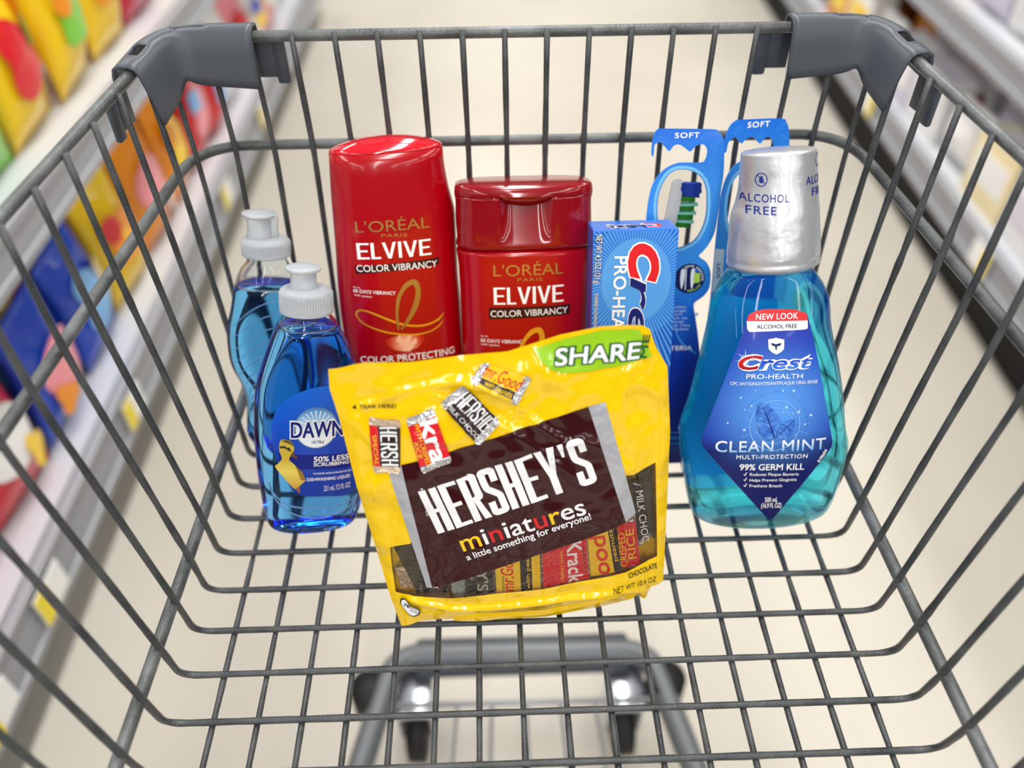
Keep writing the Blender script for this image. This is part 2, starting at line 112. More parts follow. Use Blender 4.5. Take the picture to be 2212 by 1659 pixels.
def gradmat(name, stops, axis=2, lo=0.0, hi=0.2, rough=0.3, coat=0.3, centre=None, radius=None, inner=None, bump=None):
    """printed colour ramp along a local axis (metres), optionally with a printed round glow"""
    if name in MATS: return MATS[name]
    m = mat(name, (255, 255, 255), rough, coat=coat, bump=bump); nt = m.node_tree; N = nt.nodes; L = nt.links
    tc = N.new('ShaderNodeTexCoord'); sp = N.new('ShaderNodeSeparateXYZ'); L.new(tc.outputs['Object'], sp.inputs[0])
    mr = N.new('ShaderNodeMapRange'); mr.inputs[1].default_value = lo; mr.inputs[2].default_value = hi
    L.new(sp.outputs[axis], mr.inputs[0])
    rp = N.new('ShaderNodeValToRGB'); e = rp.color_ramp.elements
    while len(e) < len(stops): e.new(0.5)
    for k, (p, c) in enumerate(stops): e[k].position = p; e[k].color = rgb(*c)
    L.new(mr.outputs[0], rp.inputs['Fac']); out = rp.outputs['Color']
    if centre:
        vs = N.new('ShaderNodeVectorMath'); vs.operation = 'DISTANCE'; vs.inputs[1].default_value = centre
        fl = N.new('ShaderNodeCombineXYZ'); L.new(sp.outputs[0], fl.inputs[0]); L.new(sp.outputs[2], fl.inputs[2]); L.new(fl.outputs[0], vs.inputs[0])
        m2 = N.new('ShaderNodeMapRange'); m2.interpolation_type = 'SMOOTHSTEP'; m2.inputs[1].default_value = 0; m2.inputs[2].default_value = radius; m2.inputs[3].default_value = 1; m2.inputs[4].default_value = 0
        L.new(vs.outputs['Value'], m2.inputs[0])
        mx = N.new('ShaderNodeMix'); mx.data_type = 'RGBA'; L.new(m2.outputs[0], mx.inputs['Factor']); L.new(out, mx.inputs['A']); mx.inputs['B'].default_value = rgb(*inner)
        out = mx.outputs['Result']
    L.new(out, N['Principled BSDF'].inputs['Base Color'])
    return m

def thing(name, label, cat, loc=(0, 0, 0), group=None, frame=None):
    o = bpy.data.objects.new(name, None); LINK(o); o.empty_display_size = 0.02
    if frame:
        O, U, V = [Vector(q) for q in DATA['frames'][frame]]
        U = U.normalized(); V = (V - U * V.dot(U)).normalized(); Y = V.cross(U)
        o.matrix_world = Matrix(((U.x, Y.x, V.x, O.x), (U.y, Y.y, V.y, O.y), (U.z, Y.z, V.z, O.z), (0, 0, 0, 1)))
    else: o.location = loc
    o['label'] = label; o['category'] = cat
    if group: o['group'] = group
    return o

def obj(name, bm, mats, parent=None, smooth=True, label=None):
    me = bpy.data.meshes.new(name)
    bmesh.ops.recalc_face_normals(bm, faces=bm.faces)
    bm.to_mesh(me); bm.free()
    for m in (mats if isinstance(mats, (list, tuple)) else [mats]): me.materials.append(m)
    if smooth:
        for p in me.polygons: p.use_smooth = True
    o = bpy.data.objects.new(name, me); LINK(o)
    if parent: o.parent = parent
    if label: o['label'] = label
    return o

def autosmooth(o, ang=0.7):
    """keep crisp edges crisp"""
    me = o.data; bm = bmesh.new(); bm.from_mesh(me)
    sh = [e for e in bm.edges if len(e.link_faces) == 2 and e.calc_face_angle(0) > ang]
    bmesh.ops.split_edges(bm, edges=sh); bm.to_mesh(me); bm.free(); return o

def add_box(bm, x0, x1, y0, y1, z0, z1, bev=0.0, mi=0, M=None):
    r = bmesh.ops.create_cube(bm, size=1.0)
    vs = r['verts']
    for v in vs: v.co = Vector(((x0 + x1) / 2 + v.co.x * (x1 - x0), (y0 + y1) / 2 + v.co.y * (y1 - y0), (z0 + z1) / 2 + v.co.z * (z1 - z0)))
    fs = list({f for v in vs for f in v.link_faces})
    if bev:
        rr = bmesh.ops.bevel(bm, geom=list({e for f in fs for e in f.edges}), offset=bev, segments=2, affect='EDGES', profile=0.5)
        fs = rr['faces'] + [f for f in fs if f.is_valid]
        vs = list({v for f in fs for v in f.verts})
    for f in fs: f.material_index = mi
    if M:
        for v in vs: v.co = M @ v.co
    return vs

def add_tube(bm, pts, r, seg=10, closed=False, mi=0, cap=True, rough=0.0):
    P = [Vector(p) for p in pts]; n = len(P); rings = []
    t0 = (P[1] - P[0]).normalized(); nrm = t0.orthogonal().normalized()
    for i in range(n):
        if closed: t = (P[(i + 1) % n] - P[i - 1]).normalized()
        else: t = ((P[min(i + 1, n - 1)] - P[max(i - 1, 0)])).normalized()
        nrm = (nrm - t * nrm.dot(t)).normalized(); b = t.cross(nrm)
        rr = r[i] if isinstance(r, (list, tuple)) else r * (1 + rough * noise.noise(P[i] * 130))
        rings.append([bm.verts.new(P[i] + (nrm * math.cos(a) + b * math.sin(a)) * rr) for a in [2 * math.pi * k / seg for k in range(seg)]])
    for i in range(n if closed else n - 1):
        A, B = rings[i], rings[(i + 1) % n]
        for k in range(seg):
            f = bm.faces.new((A[k], A[(k + 1) % seg], B[(k + 1) % seg], B[k])); f.material_index = mi
    if cap and not closed:
        for R in (rings[0], rings[-1]):
            f = bm.faces.new(R); f.material_index = mi

def fillet(pts, rad, seg=6):
    P = [Vector(p) for p in pts]; out = [P[0]]
    for i in range(1, len(P) - 1):
        a = (P[i - 1] - P[i]); b = (P[i + 1] - P[i]); la, lb = a.length, b.length
        R = rad[i] if isinstance(rad, (list, tuple)) else rad
        d = min(R, la * 0.45, lb * 0.45); p0 = P[i] + a / la * d; p1 = P[i] + b / lb * d
        for k in range(seg + 1):
            t = k / seg; out.append(p0 * (1 - t) ** 2 + P[i] * 2 * t * (1 - t) + p1 * t * t)
    out.append(P[-1]); return out

def dense(pts, step):
    P = [Vector(p) for p in pts]; out = [P[0]]
    for a, b in zip(P, P[1:]):
        n = max(1, int((b - a).length / step))
        for k in range(1, n + 1): out.append(a.lerp(b, k / n))
    return out

def interp(tab, x):
    """tab sorted ascending by first entry: cubic-smooth lookup of the rest"""
    if x <= tab[0][0]: return tab[0][1:]
    if x >= tab[-1][0]: return tab[-1][1:]
    for i in range(len(tab) - 1):
        if tab[i][0] <= x <= tab[i + 1][0]:
            h = tab[i + 1][0] - tab[i][0]; t = (x - tab[i][0]) / h; res = []
            for k in range(1, len(tab[i])):
                y0, y1 = tab[i][k], tab[i + 1][k]; d = (y1 - y0) / h
                m0 = d if i == 0 else ((y0 - tab[i - 1][k]) / (tab[i][0] - tab[i - 1][0]) + d) / 2
                m1 = d if i == len(tab) - 2 else ((tab[i + 2][k] - y1) / (tab[i + 2][0] - tab[i + 1][0]) + d) / 2
                if d == 0 or m0 * d < 0: m0 = 0
                if d == 0 or m1 * d < 0: m1 = 0
                m0 = math.copysign(min(abs(m0), 3 * abs(d)), m0) if m0 else 0; m1 = math.copysign(min(abs(m1), 3 * abs(d)), m1) if m1 else 0
                res.append((2 * t**3 - 3 * t * t + 1) * y0 + (t**3 - 2 * t * t + t) * h * m0 + (-2 * t**3 + 3 * t * t) * y1 + (t**3 - t * t) * h * m1)
            return res

MM = 0.001
def L3(u, w, v): return Vector((u * MM, -w * MM, v * MM))   # item frame: u right, w towards the shopper, v up

class Body:
    """lofted bottle body in its item frame (mm). tab rows: v, uL, uR, half depth; wc = depth of its axis; n = squareness"""
    def __init__(s, tab, wc, n=2.5, deform=None): s.tab = sorted(tab); s.wc = wc; s.nf = n if callable(n) else (lambda v: n); s.deform = deform
    def row(s, v): return interp(s.tab, v)
    def front(s, u, v):
        a, b, h = s.row(v)[:3]; c = (a + b) / 2; q = min(0.999, abs((u - c) / ((b - a) / 2)))
        n = s.nf(v); w = s.wc + h * (1 - q ** n) ** (1 / n)
        if s.deform: w = s.deform(u, w, v)
        return w
    def mesh(s, v0, v1, step=2.0, seg=64, cap0=True, cap1=True, levels=None, mi=0, bm=None):
        bm = bm or bmesh.new(); nv = max(2, int((v1 - v0) / step) + 1); rings = []
        vs = levels or [v0 + (v1 - v0) * i / (nv - 1) for i in range(nv)]
        for v in vs:
            a, b, h = s.row(v)[:3]; c = (a + b) / 2; hw = (b - a) / 2; R = []; n = s.nf(v)
            for k in range(seg):
                t = 2 * math.pi * k / seg; ct, st = math.cos(t), math.sin(t)
                u = c + hw * math.copysign(abs(ct) ** (2 / n), ct); w = s.wc + h * math.copysign(abs(st) ** (2 / n), st)
                if s.deform: w = s.deform(u, w, v)
                R.append(bm.verts.new(L3(u, w, v)))
            rings.append(R)
        for A, B in zip(rings, rings[1:]):
            for k in range(seg):
                f = bm.faces.new((A[k], A[(k + 1) % seg], B[(k + 1) % seg], B[k])); f.material_index = mi
        if cap0: bm.faces.new(rings[0]).material_index = mi
        if cap1: bm.faces.new(rings[-1]).material_index = mi
        return bm

def inside(x, y, P):
    c_ = False; n = len(P)
    for i in range(n):
        a, b_ = P[i], P[i - 1]
        if (a[1] > y) != (b_[1] > y) and x < (b_[0] - a[0]) * (y - a[1]) / (b_[1] - a[1]) + a[0]: c_ = not c_
    return c_

# ---- printing: flat shapes and lettering laid on a surface
class Print:
    """collects printed shapes in (u, v) mm, then lays them on surf(u, v) -> w as one mesh"""
    def __init__(s, surf=None, step=4.0, mapper=None, clip=None):
        s.surf = surf; s.step = step; s.items = []; s.mats = []; s.lv = 0.0; s.mapper = mapper; s.clip = clip
    def mi(s, m):
        if m not in s.mats: s.mats.append(m)
        return s.mats.index(m)
    def layer(s, d=0.07): s.lv += d; return s
    def poly(s, pts, m):
        bm = bmesh.new(); f = bm.faces.new([bm.verts.new((p[0], p[1], 0)) for p in pts]); f.normal_update()
        bmesh.ops.triangulate(bm, faces=[f], ngon_method='EAR_CLIP'); s.items.append((bm, s.mi(m), s.lv)); return s
    def ellipse(s, c, ru, rv, m, a0=0, a1=2 * math.pi, n=40):
        return s.poly([(c[0] + ru * math.cos(a0 + (a1 - a0) * k / n), c[1] + rv * math.sin(a0 + (a1 - a0) * k / n)) for k in range(n)], m)
    def band(s, pts, wd, m, closed=False):
        P = [Vector((p[0], p[1])) for p in pts]; n = len(P); Lf, Rt = [], []
        for i in range(n):
            t = (P[(i + 1) % n] - P[i - 1]) if closed else (P[min(i + 1, n - 1)] - P[max(0, i - 1)])
            t.normalize(); q = Vector((-t.y, t.x)) * ((wd[i] if isinstance(wd, (list, tuple)) else wd) / 2); Lf.append(P[i] + q); Rt.append(P[i] - q)
        bm = bmesh.new(); A = [bm.verts.new((p.x, p.y, 0)) for p in Lf]; B = [bm.verts.new((p.x, p.y, 0)) for p in Rt]
        for i in range(n if closed else n - 1):
            bm.faces.new((A[i], B[i], B[(i + 1) % n], A[(i + 1) % n]))
        s.items.append((bm, s.mi(m), s.lv)); return s
    def ring(s, c, r, wd, m, n=48, rv=None):
        return s.band([(c[0] + r * math.cos(2 * math.pi * k / n), c[1] + (rv or r) * math.sin(2 * math.pi * k / n)) for k in range(n)], wd, m, True)
    def text(s, t, m, bold=0.0, shear=0.0, track=1.0, spread=0.0, colours=None, taper=None):
        """t = (string, u0, v0, u1, v1, cap height): baseline from (u0,v0) to (u1,v1)"""
        string, u0, v0, u1, v1, h = t
        if 0.004 < bold < 0.06:      # heavy strokes by overprinting
            e = bold * h * 1.1; dd = Vector((u1 - u0, v1 - v0)).normalized() * e; nn = Vector((-dd.y, dd.x))
            l0 = s.lv
            for a, b in ((0.75, 0.75), (-0.75, -0.75), (0.75, -0.75), (-0.75, 0.75), (0, 0)):
                s.lv += 0.012; q = dd * a + nn * b; s.text((string, u0 + q.x, v0 + q.y, u1 + q.x, v1 + q.y, h), m, 0.0, shear, track, spread)
            s.lv = l0
            return s
        tris, bb = glyphs(string, bold, shear, track)
        p = Vector((u0, v0)); d = Vector((u1 - u0, v1 - v0)); ln = d.length; d /= ln; q = Vector((-d.y, d.x))
        x0, x1 = bb[0], bb[1]; sx = (ln + 2 * spread) / max(1e-6, bb[3] - bb[2]); sy = h / 0.728
        verts, faces = tris; bm = bmesh.new()
        vv = []
        for x, y in verts:
            k = sx * (x - bb[2]) - spread; hh = y * sy
            if taper: hh *= taper(k / ln)
            vv.append(bm.verts.new((*(p + d * k + q * hh), 0)))
        for f in faces:
            try: bm.faces.new([vv[i] for i in f])
            except ValueError: pass
        s.items.append((bm, s.mi(m), s.lv)); return s
    def letters(s, t, mats, **kw):
        """one string whose letters carry different inks"""
        string, u0, v0, u1, v1, h = t
        full = glyphs(string, kw.get('bold', 0), kw.get('shear', 0), kw.get('track', 1.0))[1]; W = full[3] - full[2]
        for k, ch in enumerate(string):
            if ch == ' ': continue
            a = glyphs(string[:k + 1], kw.get('bold', 0), kw.get('shear', 0), kw.get('track', 1.0))[1]; b = glyphs(ch, kw.get('bold', 0), kw.get('shear', 0), kw.get('track', 1.0))[1]
            e1 = (a[3] - full[2]) / W; e0 = e1 - (b[3] - b[2]) / W
            s.text((ch, u0 + (u1 - u0) * e0, v0 + (v1 - v0) * e0, u0 + (u1 - u0) * e1, v0 + (v1 - v0) * e1, h), mats[k % len(mats)], **kw)
        return s
    def build(s, name, parent, base=0.12, label=None):
        out = bmesh.new()
        for bm, mi, lv in s.items:
            if s.clip:
                for co, no in s.clip: bmesh.ops.bisect_plane(bm, geom=bm.verts[:] + bm.edges[:] + bm.faces[:], plane_co=co, plane_no=no, clear_outer=True)
            if s.step and bm.verts:
                for ax in (0, 1):
                    lo = min(v.co[ax] for v in bm.verts); hi = max(v.co[ax] for v in bm.verts); st = s.step * (1 if ax == 0 else 1.5)
                    g = math.ceil(lo / st) * st
                    while g < hi:
                        no = [0, 0, 0]; no[ax] = 1; co = [0, 0, 0]; co[ax] = g + 0.013
                        bmesh.ops.bisect_plane(bm, geom=bm.verts[:] + bm.edges[:] + bm.faces[:], plane_co=co, plane_no=no); g += st
            for f in bm.faces: f.normal_update()
            for f in bm.faces:
                if f.normal.z < 0: f.normal_flip()
            bmesh.ops.delete(bm, geom=[f for f in bm.faces if f.calc_area() < 1e-6], context='FACES')
            mp = {}
            for v in bm.verts:
                u, vv = v.co.x, v.co.y
                mp[v] = out.verts.new(s.mapper(u, vv, base + lv) if s.mapper else L3(u, s.surf(u, vv) + base + lv, vv))
            for f in bm.faces:
                try: out.faces.new([mp[v] for v in f.verts]).material_index = mi
                except ValueError: pass
            bm.free()
        me = bpy.data.meshes.new(name); 
        for f in out.faces:
            f.normal_update()
        out.to_mesh(me); out.free()
        for m in s.mats: me.materials.append(m)
        for p in me.polygons: p.use_smooth = bool(s.step)
        o = bpy.data.objects.new(name, me); LINK(o); o.parent = parent
        if label: o['label'] = label
        return o

def block(pr, word, T, m, sw, gap=0.16, wide=None):
    """condensed block capitals drawn from bars: T = (u0, v0, u1, v1, height), sw = stroke as a share of the letter width"""
    u0, v0, u1, v1, h = T; p = Vector((u0, v0)); d = Vector((u1 - u0, v1 - v0)); ln = d.length; d /= ln; q = Vector((-d.y, d.x))
    wd = dict(wide or {}); ws = [wd.get(c, 0.45 if c in "I'" else 1.0) for c in word]; tot = sum(ws) + gap * (len(word) - 1); k = ln / tot; x = 0.0
    hs = sw * k / h * 0.62
    for c, w_ in zip(word, ws):
        X = lambda a, b: tuple(p + d * ((x + a * w_) * k) + q * (b * h))
        R = lambda a0, b0, a1, b1: pr.poly([X(a0, b0), X(a1, b0), X(a1, b1), X(a0, b1)], m)
        B = lambda pts, t: pr.band([X(a, b) for a, b in smoothline(pts, 6)], t * k, m)
        s_ = sw / w_
        if c == 'H': R(0, 0, s_, 1); R(1 - s_, 0, 1, 1); R(s_, 0.5 - hs / 2, 1 - s_, 0.5 + hs / 2)
        elif c == 'E': R(0, 0, s_, 1); R(s_, 0, 1, hs); R(s_, 1 - hs, 1, 1); R(s_, 0.5 - hs / 2, 0.88, 0.5 + hs / 2)
        elif c == 'L': R(0, 0, s_, 1); R(s_, 0, 1, hs)
        elif c == 'I': R(0.5 - s_ / 2, 0, 0.5 + s_ / 2, 1)
        elif c == 'V': pr.poly([X(0, 1), X(0.5 - s_ * 0.5, 0), X(0.5 + s_ * 0.5, 0), X(1, 1), X(1 - s_, 1), X(0.5, 0.24), X(s_, 1)], m)
        elif c == 'Y': pr.poly([X(0, 1), X(0.5 - s_ / 2, 0.42), X(0.5 - s_ / 2, 0), X(0.5 + s_ / 2, 0), X(0.5 + s_ / 2, 0.42), X(1, 1), X(1 - s_, 1), X(0.5, 0.6), X(s_, 1)], m)
        elif c == "'": pr.poly([X(0.2, 1), X(0.35, 0.72), X(0.65, 0.72), X(0.9, 1)], m)
        elif c == 'R':
            R(0, 0, s_, 1); R(s_, 1 - hs, 0.62, 1); R(s_, 0.44, 0.62, 0.44 + hs)
            B([(0.60, 1 - hs / 2), (0.80, 0.955 - hs / 3), (1 - s_ / 2, 0.86), (1 - s_ / 2, 0.6), (0.80, 0.485 + hs / 3), (0.60, 0.44 + hs / 2)], sw)
            pr.poly([X(0.42, 0.44), X(0.72, 0.46), X(1.02, 0), X(1.02 - s_, 0)], m)
        elif c == 'S':
            B([(1 - s_ / 2, 0.70), (1 - s_ / 2, 0.84), (0.78, 0.93), (0.5, 0.945), (0.22, 0.93), (s_ / 2, 0.84), (s_ / 2, 0.70), (0.26, 0.59), (0.5, 0.5), (0.76, 0.40), (1 - s_ / 2, 0.29), (1 - s_ / 2, 0.16), (0.78, 0.07), (0.5, 0.055), (0.22, 0.07), (s_ / 2, 0.16), (s_ / 2, 0.31)], sw * 0.94)
        x += w_ + gap
    return pr

_G = {}
def glyphs(string, bold=0.0, shear=0.0, track=1.0):
    k = (string, bold, shear, track)
    if k in _G: return _G[k]
    cu = bpy.data.curves.new('t', 'FONT'); cu.body = string; cu.size = 1.0; cu.offset = bold; cu.shear = shear; cu.space_character = track; cu.resolution_u = 4; cu.fill_mode = 'BOTH'
    o = bpy.data.objects.new('t', cu); LINK(o)
    dg = bpy.context.evaluated_depsgraph_get(); me = o.evaluated_get(dg).to_mesh()
    V = [(v.co.x, v.co.y) for v in me.vertices]; F = [tuple(p.vertices) for p in me.polygons]
    o.evaluated_get(dg).to_mesh_clear(); bpy.data.objects.remove(o); bpy.data.curves.remove(cu)
    xs = [v[0] for v in V] or [0, 1]
    _G[k] = ((V, F), (0, 0, min(xs), max(xs))); return _G[k]

def sheet(outlines, thick):
    """flat die-cut sheet with holes, in (u, v) mm"""
    cu = bpy.data.curves.new('t', 'CURVE'); cu.dimensions = '2D'; cu.fill_mode = 'BOTH'; cu.extrude = thick / 2
    for pts in outlines:
        sp = cu.splines.new('POLY'); sp.points.add(len(pts) - 1); sp.use_cyclic_u = True
        for q, p in zip(sp.points, pts): q.co = (p[0], p[1], 0, 1)
    o = bpy.data.objects.new('t', cu); LINK(o); dg = bpy.context.evaluated_depsgraph_get(); me = o.evaluated_get(dg).to_mesh()
    bm = bmesh.new(); vs = [bm.verts.new(L3(v.co.x, v.co.z, v.co.y)) for v in me.vertices]
    for p in me.polygons:
        try: bm.faces.new([vs[i] for i in p.vertices])
        except ValueError: pass
    o.evaluated_get(dg).to_mesh_clear(); bpy.data.objects.remove(o); bpy.data.curves.remove(cu)
    return bm

def smoothline(pts, n=8, closed=False):
    P = [Vector((p[0], p[1])) for p in pts]; out = []; m = len(P)
    for i in range(m if closed else m - 1):
        a, b, c, d = P[(i - 1) % m] if closed or i else P[0], P[i], P[(i + 1) % m], P[(i + 2) % m] if closed or i + 2 < m else P[-1]
        for k in range(n):
            t = k / n; q = 0.5 * ((2 * b) + (c - a) * t + (2 * a - 5 * b + 4 * c - d) * t * t + (3 * b - a - 3 * c + d) * t**3); out.append((q.x, q.y))
    if not closed: out.append((P[-1].x, P[-1].y))
    return out

# ------------------------------------------------------------ shared materials
WIRE = mat('dark_grey_coated_wire', (50, 53, 55), 0.34, 0.0, spec=0.6, bump=(900, 0.45, 0.0008), var=(60, (76, 79, 80)))
ROD = mat('grey_coated_rod', (74, 77, 77), 0.34, 0.15, bump=(700, 0.4, 0.0008), var=(45, (112, 116, 116)))
BUMPER = mat('slate_grey_plastic', (74, 80, 87), 0.38, spec=0.5, bump=(350, 0.08, 0.0004))
BLACK = mat('black_rubber', (22, 22, 23), 0.6)
STEEL = mat('bright_zinc', (205, 210, 218), 0.22, 0.9)
TUBE = mat('grey_frame_tube', (104, 108, 110), 0.35, 0.3)
WHITE = mat('white_ink', (250, 250, 250), 0.35)
NAVY = mat('navy_ink', (10, 22, 96), 0.35)
REDINK = mat('red_ink', (226, 20, 30), 0.35)
BLACKINK = mat('black_ink', (24, 18, 18), 0.4)

# ------------------------------------------------------------ the aisle
def grid_plane(x0, x1, y0, y1, z):
    bm = bmesh.new(); add_box(bm, x0, x1, y0, y1, z - 0.02, z); return bm
FLOOR_Z = -0.5
fl = obj('floor', grid_plane(-3, 3.4, -4, 7, FLOOR_Z), mat('polished_concrete', (190, 183, 170), 0.3, spec=0.3, var=(1.7, (202, 196, 184))), None, False)
fl['kind'] = 'structure'

SHELF_W = mat('white_shelf_steel', (205, 207, 212), 0.4); BACK_SHADE = mat('shelf_back_painted_shade', (38, 36, 34), 0.6)  # right back panel: shade of the gap below the upper deck, put into its colour
SHELF_G = mat('grey_price_rail', (150, 153, 160), 0.35)
KICK_SHADE = mat('kick_plate_painted_shade', (18, 17, 16), 0.8)  # near-black paints in the shadow under the shelf lip
TAGW = mat('white_tag_paper', (245, 245, 242), 0.6); TAGY = mat('yellow_tag_paper', (244, 222, 60), 0.6)
def gondola(label, side, x, y0, y1, lips, depth=0.5, rot=0.0):
    t = thing('store_shelf', label, 'shelf', (x, (y0 + y1) / 2, FLOOR_Z)); t.rotation_euler.z = rot
    L = (y1 - y0) / 2; s = side
    X = lambda a: (min(0, s * a), max(0, s * a))
    bm = bmesh.new(); a, b = sorted((s * (0.08 if s < 0 else 0.03), s * depth)); add_box(bm, a, b, -L, L, 0, lips[0][0] - 0.002); obj('kick_plate', bm, KICK_SHADE, t, False)
    bm = bmesh.new(); a, b = sorted((s * depth, s * (depth + 0.04))); add_box(bm, a, b, -L, L, 0, 1.35); obj('back_panel', bm, SHELF_W if s < 0 else BACK_SHADE, t, False)
    for z0, z1, dx in lips:
        bm = bmesh.new(); a, b = sorted((s * (0.014 + dx), s * depth)); add_box(bm, a, b, -L, L, z1 - 0.03, z1 - 0.003, 0.002)
        obj('deck', bm, SHELF_W, t, False)
        bm = bmesh.new(); a, b = sorted((s * dx, s * (0.012 + dx))); add_box(bm, a, b, -L, L, z0, z1, 0.004)
        add_box(bm, *sorted((s * (dx - 0.004), s * dx)), -L, L, z0, z0 + 0.012, 0.001, 1)
        add_box(bm, *sorted((s * (dx - 0.004), s * dx)), -L, L, z1 - 0.01, z1, 0.001, 1)
        rail = obj('price_rail', bm, [SHELF_G, SHELF_W], t, False)
    return t
def price_tag(shelf, s, dx, y, z, wd=0.06, yellow=True):
    bm = bmesh.new(); a, b = sorted((s * (dx - 0.007), s * (dx - 0.005)))
    add_box(bm, a, b, y, y + wd, z, z + 0.045); 
    if yellow: add_box(bm, *sorted((s * (dx - 0.008), s * (dx - 0.007))), y, y + wd * 0.4, z, z + 0.045, 0, 1)
    return obj('price_tag', bm, [TAGW, TAGY], shelf, False)
LX, RX = -0.535, 0.815
shL = gondola('long white store shelf with grey price rails left of the cart', -1, LX, -1.2, 2.4, [(0.08, 0.155, 0.0), (0.40, 0.455, 0.0)], 0.42)
for y in (-0.02 - 0.6, 0.12 - 0.6, 0.42 - 0.6, 1.0 - 0.6, 1.35 - 0.6): price_tag(shL, -1, 0, y, 0.096)
shR = gondola('long white store shelf above a dark kick recess right of the cart', 1, RX, -0.6, 3.0, [(0.108, 0.168, 0.0), (0.36, 0.41, 0.01)], 0.42, math.radians(-2.5))
for y in (-0.5, 0.1): price_tag(shR, 1, 0, y, 0.117)

# ---- packets on the shelves
def bag_mesh(wd, ht, th, seed):
    rnd = random.Random(seed); bm = bmesh.new(); nu, nv = 14, 18
    def sur(sg):
        G = []
        for j in range(nv + 1):
            t = j / nv; row = []
            for i in range(nu + 1):
                s_ = i / nu; e = max(0, math.sin(math.pi * s_)) ** 0.6 * max(0, math.sin(math.pi * min(1, max(0, (t - 0.05) / 0.9)))) ** 0.5
                w = th / 2 * e * (1 + 0.25 * noise.noise(Vector((s_ * 3 + seed, t * 3, sg)))); pin = 1 - 0.06 * math.sin(math.pi * t)
                row.append(bm.verts.new(((s_ - 0.5) * wd * pin, sg * w, t * ht)))
            G.append(row)
        for j in range(nv):
            for i in range(nu):
                f = bm.faces.new((G[j][i], G[j][i + 1], G[j + 1][i + 1], G[j + 1][i])); f.material_index = 0
    sur(-1); sur(1)
    bmesh.ops.remove_doubles(bm, verts=bm.verts, dist=0.0004)
    return bm
def bag_label(wd, ht, th, shape):
    bm = bmesh.new(); pts = []
    for k in range(28):
        a = 2 * math.pi * k / 28; r = 0.36 * (1.0 if shape == 0 else (1 + 0.25 * math.cos(3 * a)) if shape == 1 else 1 / max(abs(math.cos(a)), abs(math.sin(a))) * 0.85)
        pts.append((r * wd * math.cos(a), ht * (0.52 + 0.62 * r * math.sin(a))))
    c = bm.verts.new((0, -th * 0.54, ht * 0.52)); R = []
    for k in (0.5, 1.0):
        ring = []
        for x, z in pts:
            x2, z2 = x * k, ht * 0.52 + (z - ht * 0.52) * k
            e = max(0.0, math.cos(math.pi * x2 / wd)) ** 0.6 * max(0, math.sin(math.pi * z2 / ht)) ** 0.5
            ring.append(bm.verts.new((x2, -(th / 2 * e * 1.14 + 0.0015), z2)))
        R.append(ring)
    for k in range(28):
        bm.faces.new((c, R[0][k], R[0][(k + 1) % 28])); bm.faces.new((R[0][k], R[1][k], R[1][(k + 1) % 28], R[0][(k + 1) % 28]))
    return bm
INK = {'red': (218, 22, 40), 'crimson': (200, 20, 60), 'blue': (24, 74, 200), 'yellow': (250, 208, 20), 'orange': (245, 150, 20), 'white': (240, 240, 240), 'pink': (245, 150, 160), 'green': (120, 205, 40),
       'light blue': (120, 180, 235), 'cream': (242, 226, 178), 'amber': (225, 140, 10), 'brown': (120, 60, 30), 'lavender': (214, 210, 226), 'dark green': (50, 110, 40)}
def ink(c): return mat('packet_' + c.replace(' ', '_'), INK[c], 0.3, coat=0.4)
protos = {}
def packet(kind, col, lab, wd, ht, th, loc, rz, tilt, label, group):
    key = (kind, col, lab)
    if key not in protos:
        t = thing('snack_bag' if kind == 'bag' else 'food_box', label, 'bag' if kind == 'bag' else 'box', loc, group)
        if kind == 'bag':
            obj('pouch_film', bag_mesh(0.13, 0.2, 0.055, len(protos)), ink(col), t); obj('printed_label', bag_label(0.13, 0.2, 0.055, len(protos) % 3), ink(lab), t)
            ks = list(INK); n_ = len(protos); bm = bag_label(0.05, 0.1, 0.055, (n_ + 1) % 3)
            for v in bm.verts: v.co.x += 0.028 * (-1 if n_ % 2 else 1); v.co.z += 0.075 if n_ % 3 else 0.012; v.co.y = -0.0335 * max(0.35, math.cos(v.co.x * 18))
            obj('flavour_flash', bm, ink(ks[(n_ * 5 + 3) % len(ks)]), t)
        else:
            bm = bmesh.new(); add_box(bm, -0.065, 0.065, -0.0275, 0.0275, 0, 0.2, 0.002); obj('carton', bm, ink(col), t, False)
            bm = bmesh.new(); add_box(bm, -0.05, 0.05, -0.0285, -0.0275, 0.06, 0.15); add_box(bm, -0.05, 0.05, 0.0275, 0.0285, 0.06, 0.15); add_box(bm, -0.05, 0.05, -0.02, 0.02, 0.2, 0.2006); obj('printed_label', bm, ink(lab), t, False)
        protos[key] = t
    else:
        t = protos[key].copy(); LINK(t); t['label'] = label; t['group'] = group
        for c in protos[key].children:
            k = c.copy(); LINK(k); k.parent = t
        t.location = loc
    t.scale = (wd / 0.13, th / 0.055, ht / 0.2)
    t.rotation_euler = (tilt, 0, rz)
    return t
rr = random.Random(5)
ORD = ['nearest', 'second', 'third', 'fourth', 'fifth', 'sixth', 'seventh', 'eighth', 'ninth', 'tenth', 'eleventh', 'twelfth', 'thirteenth', 'fourteenth', 'fifteenth', 'sixteenth', 'seventeenth', 'eighteenth']
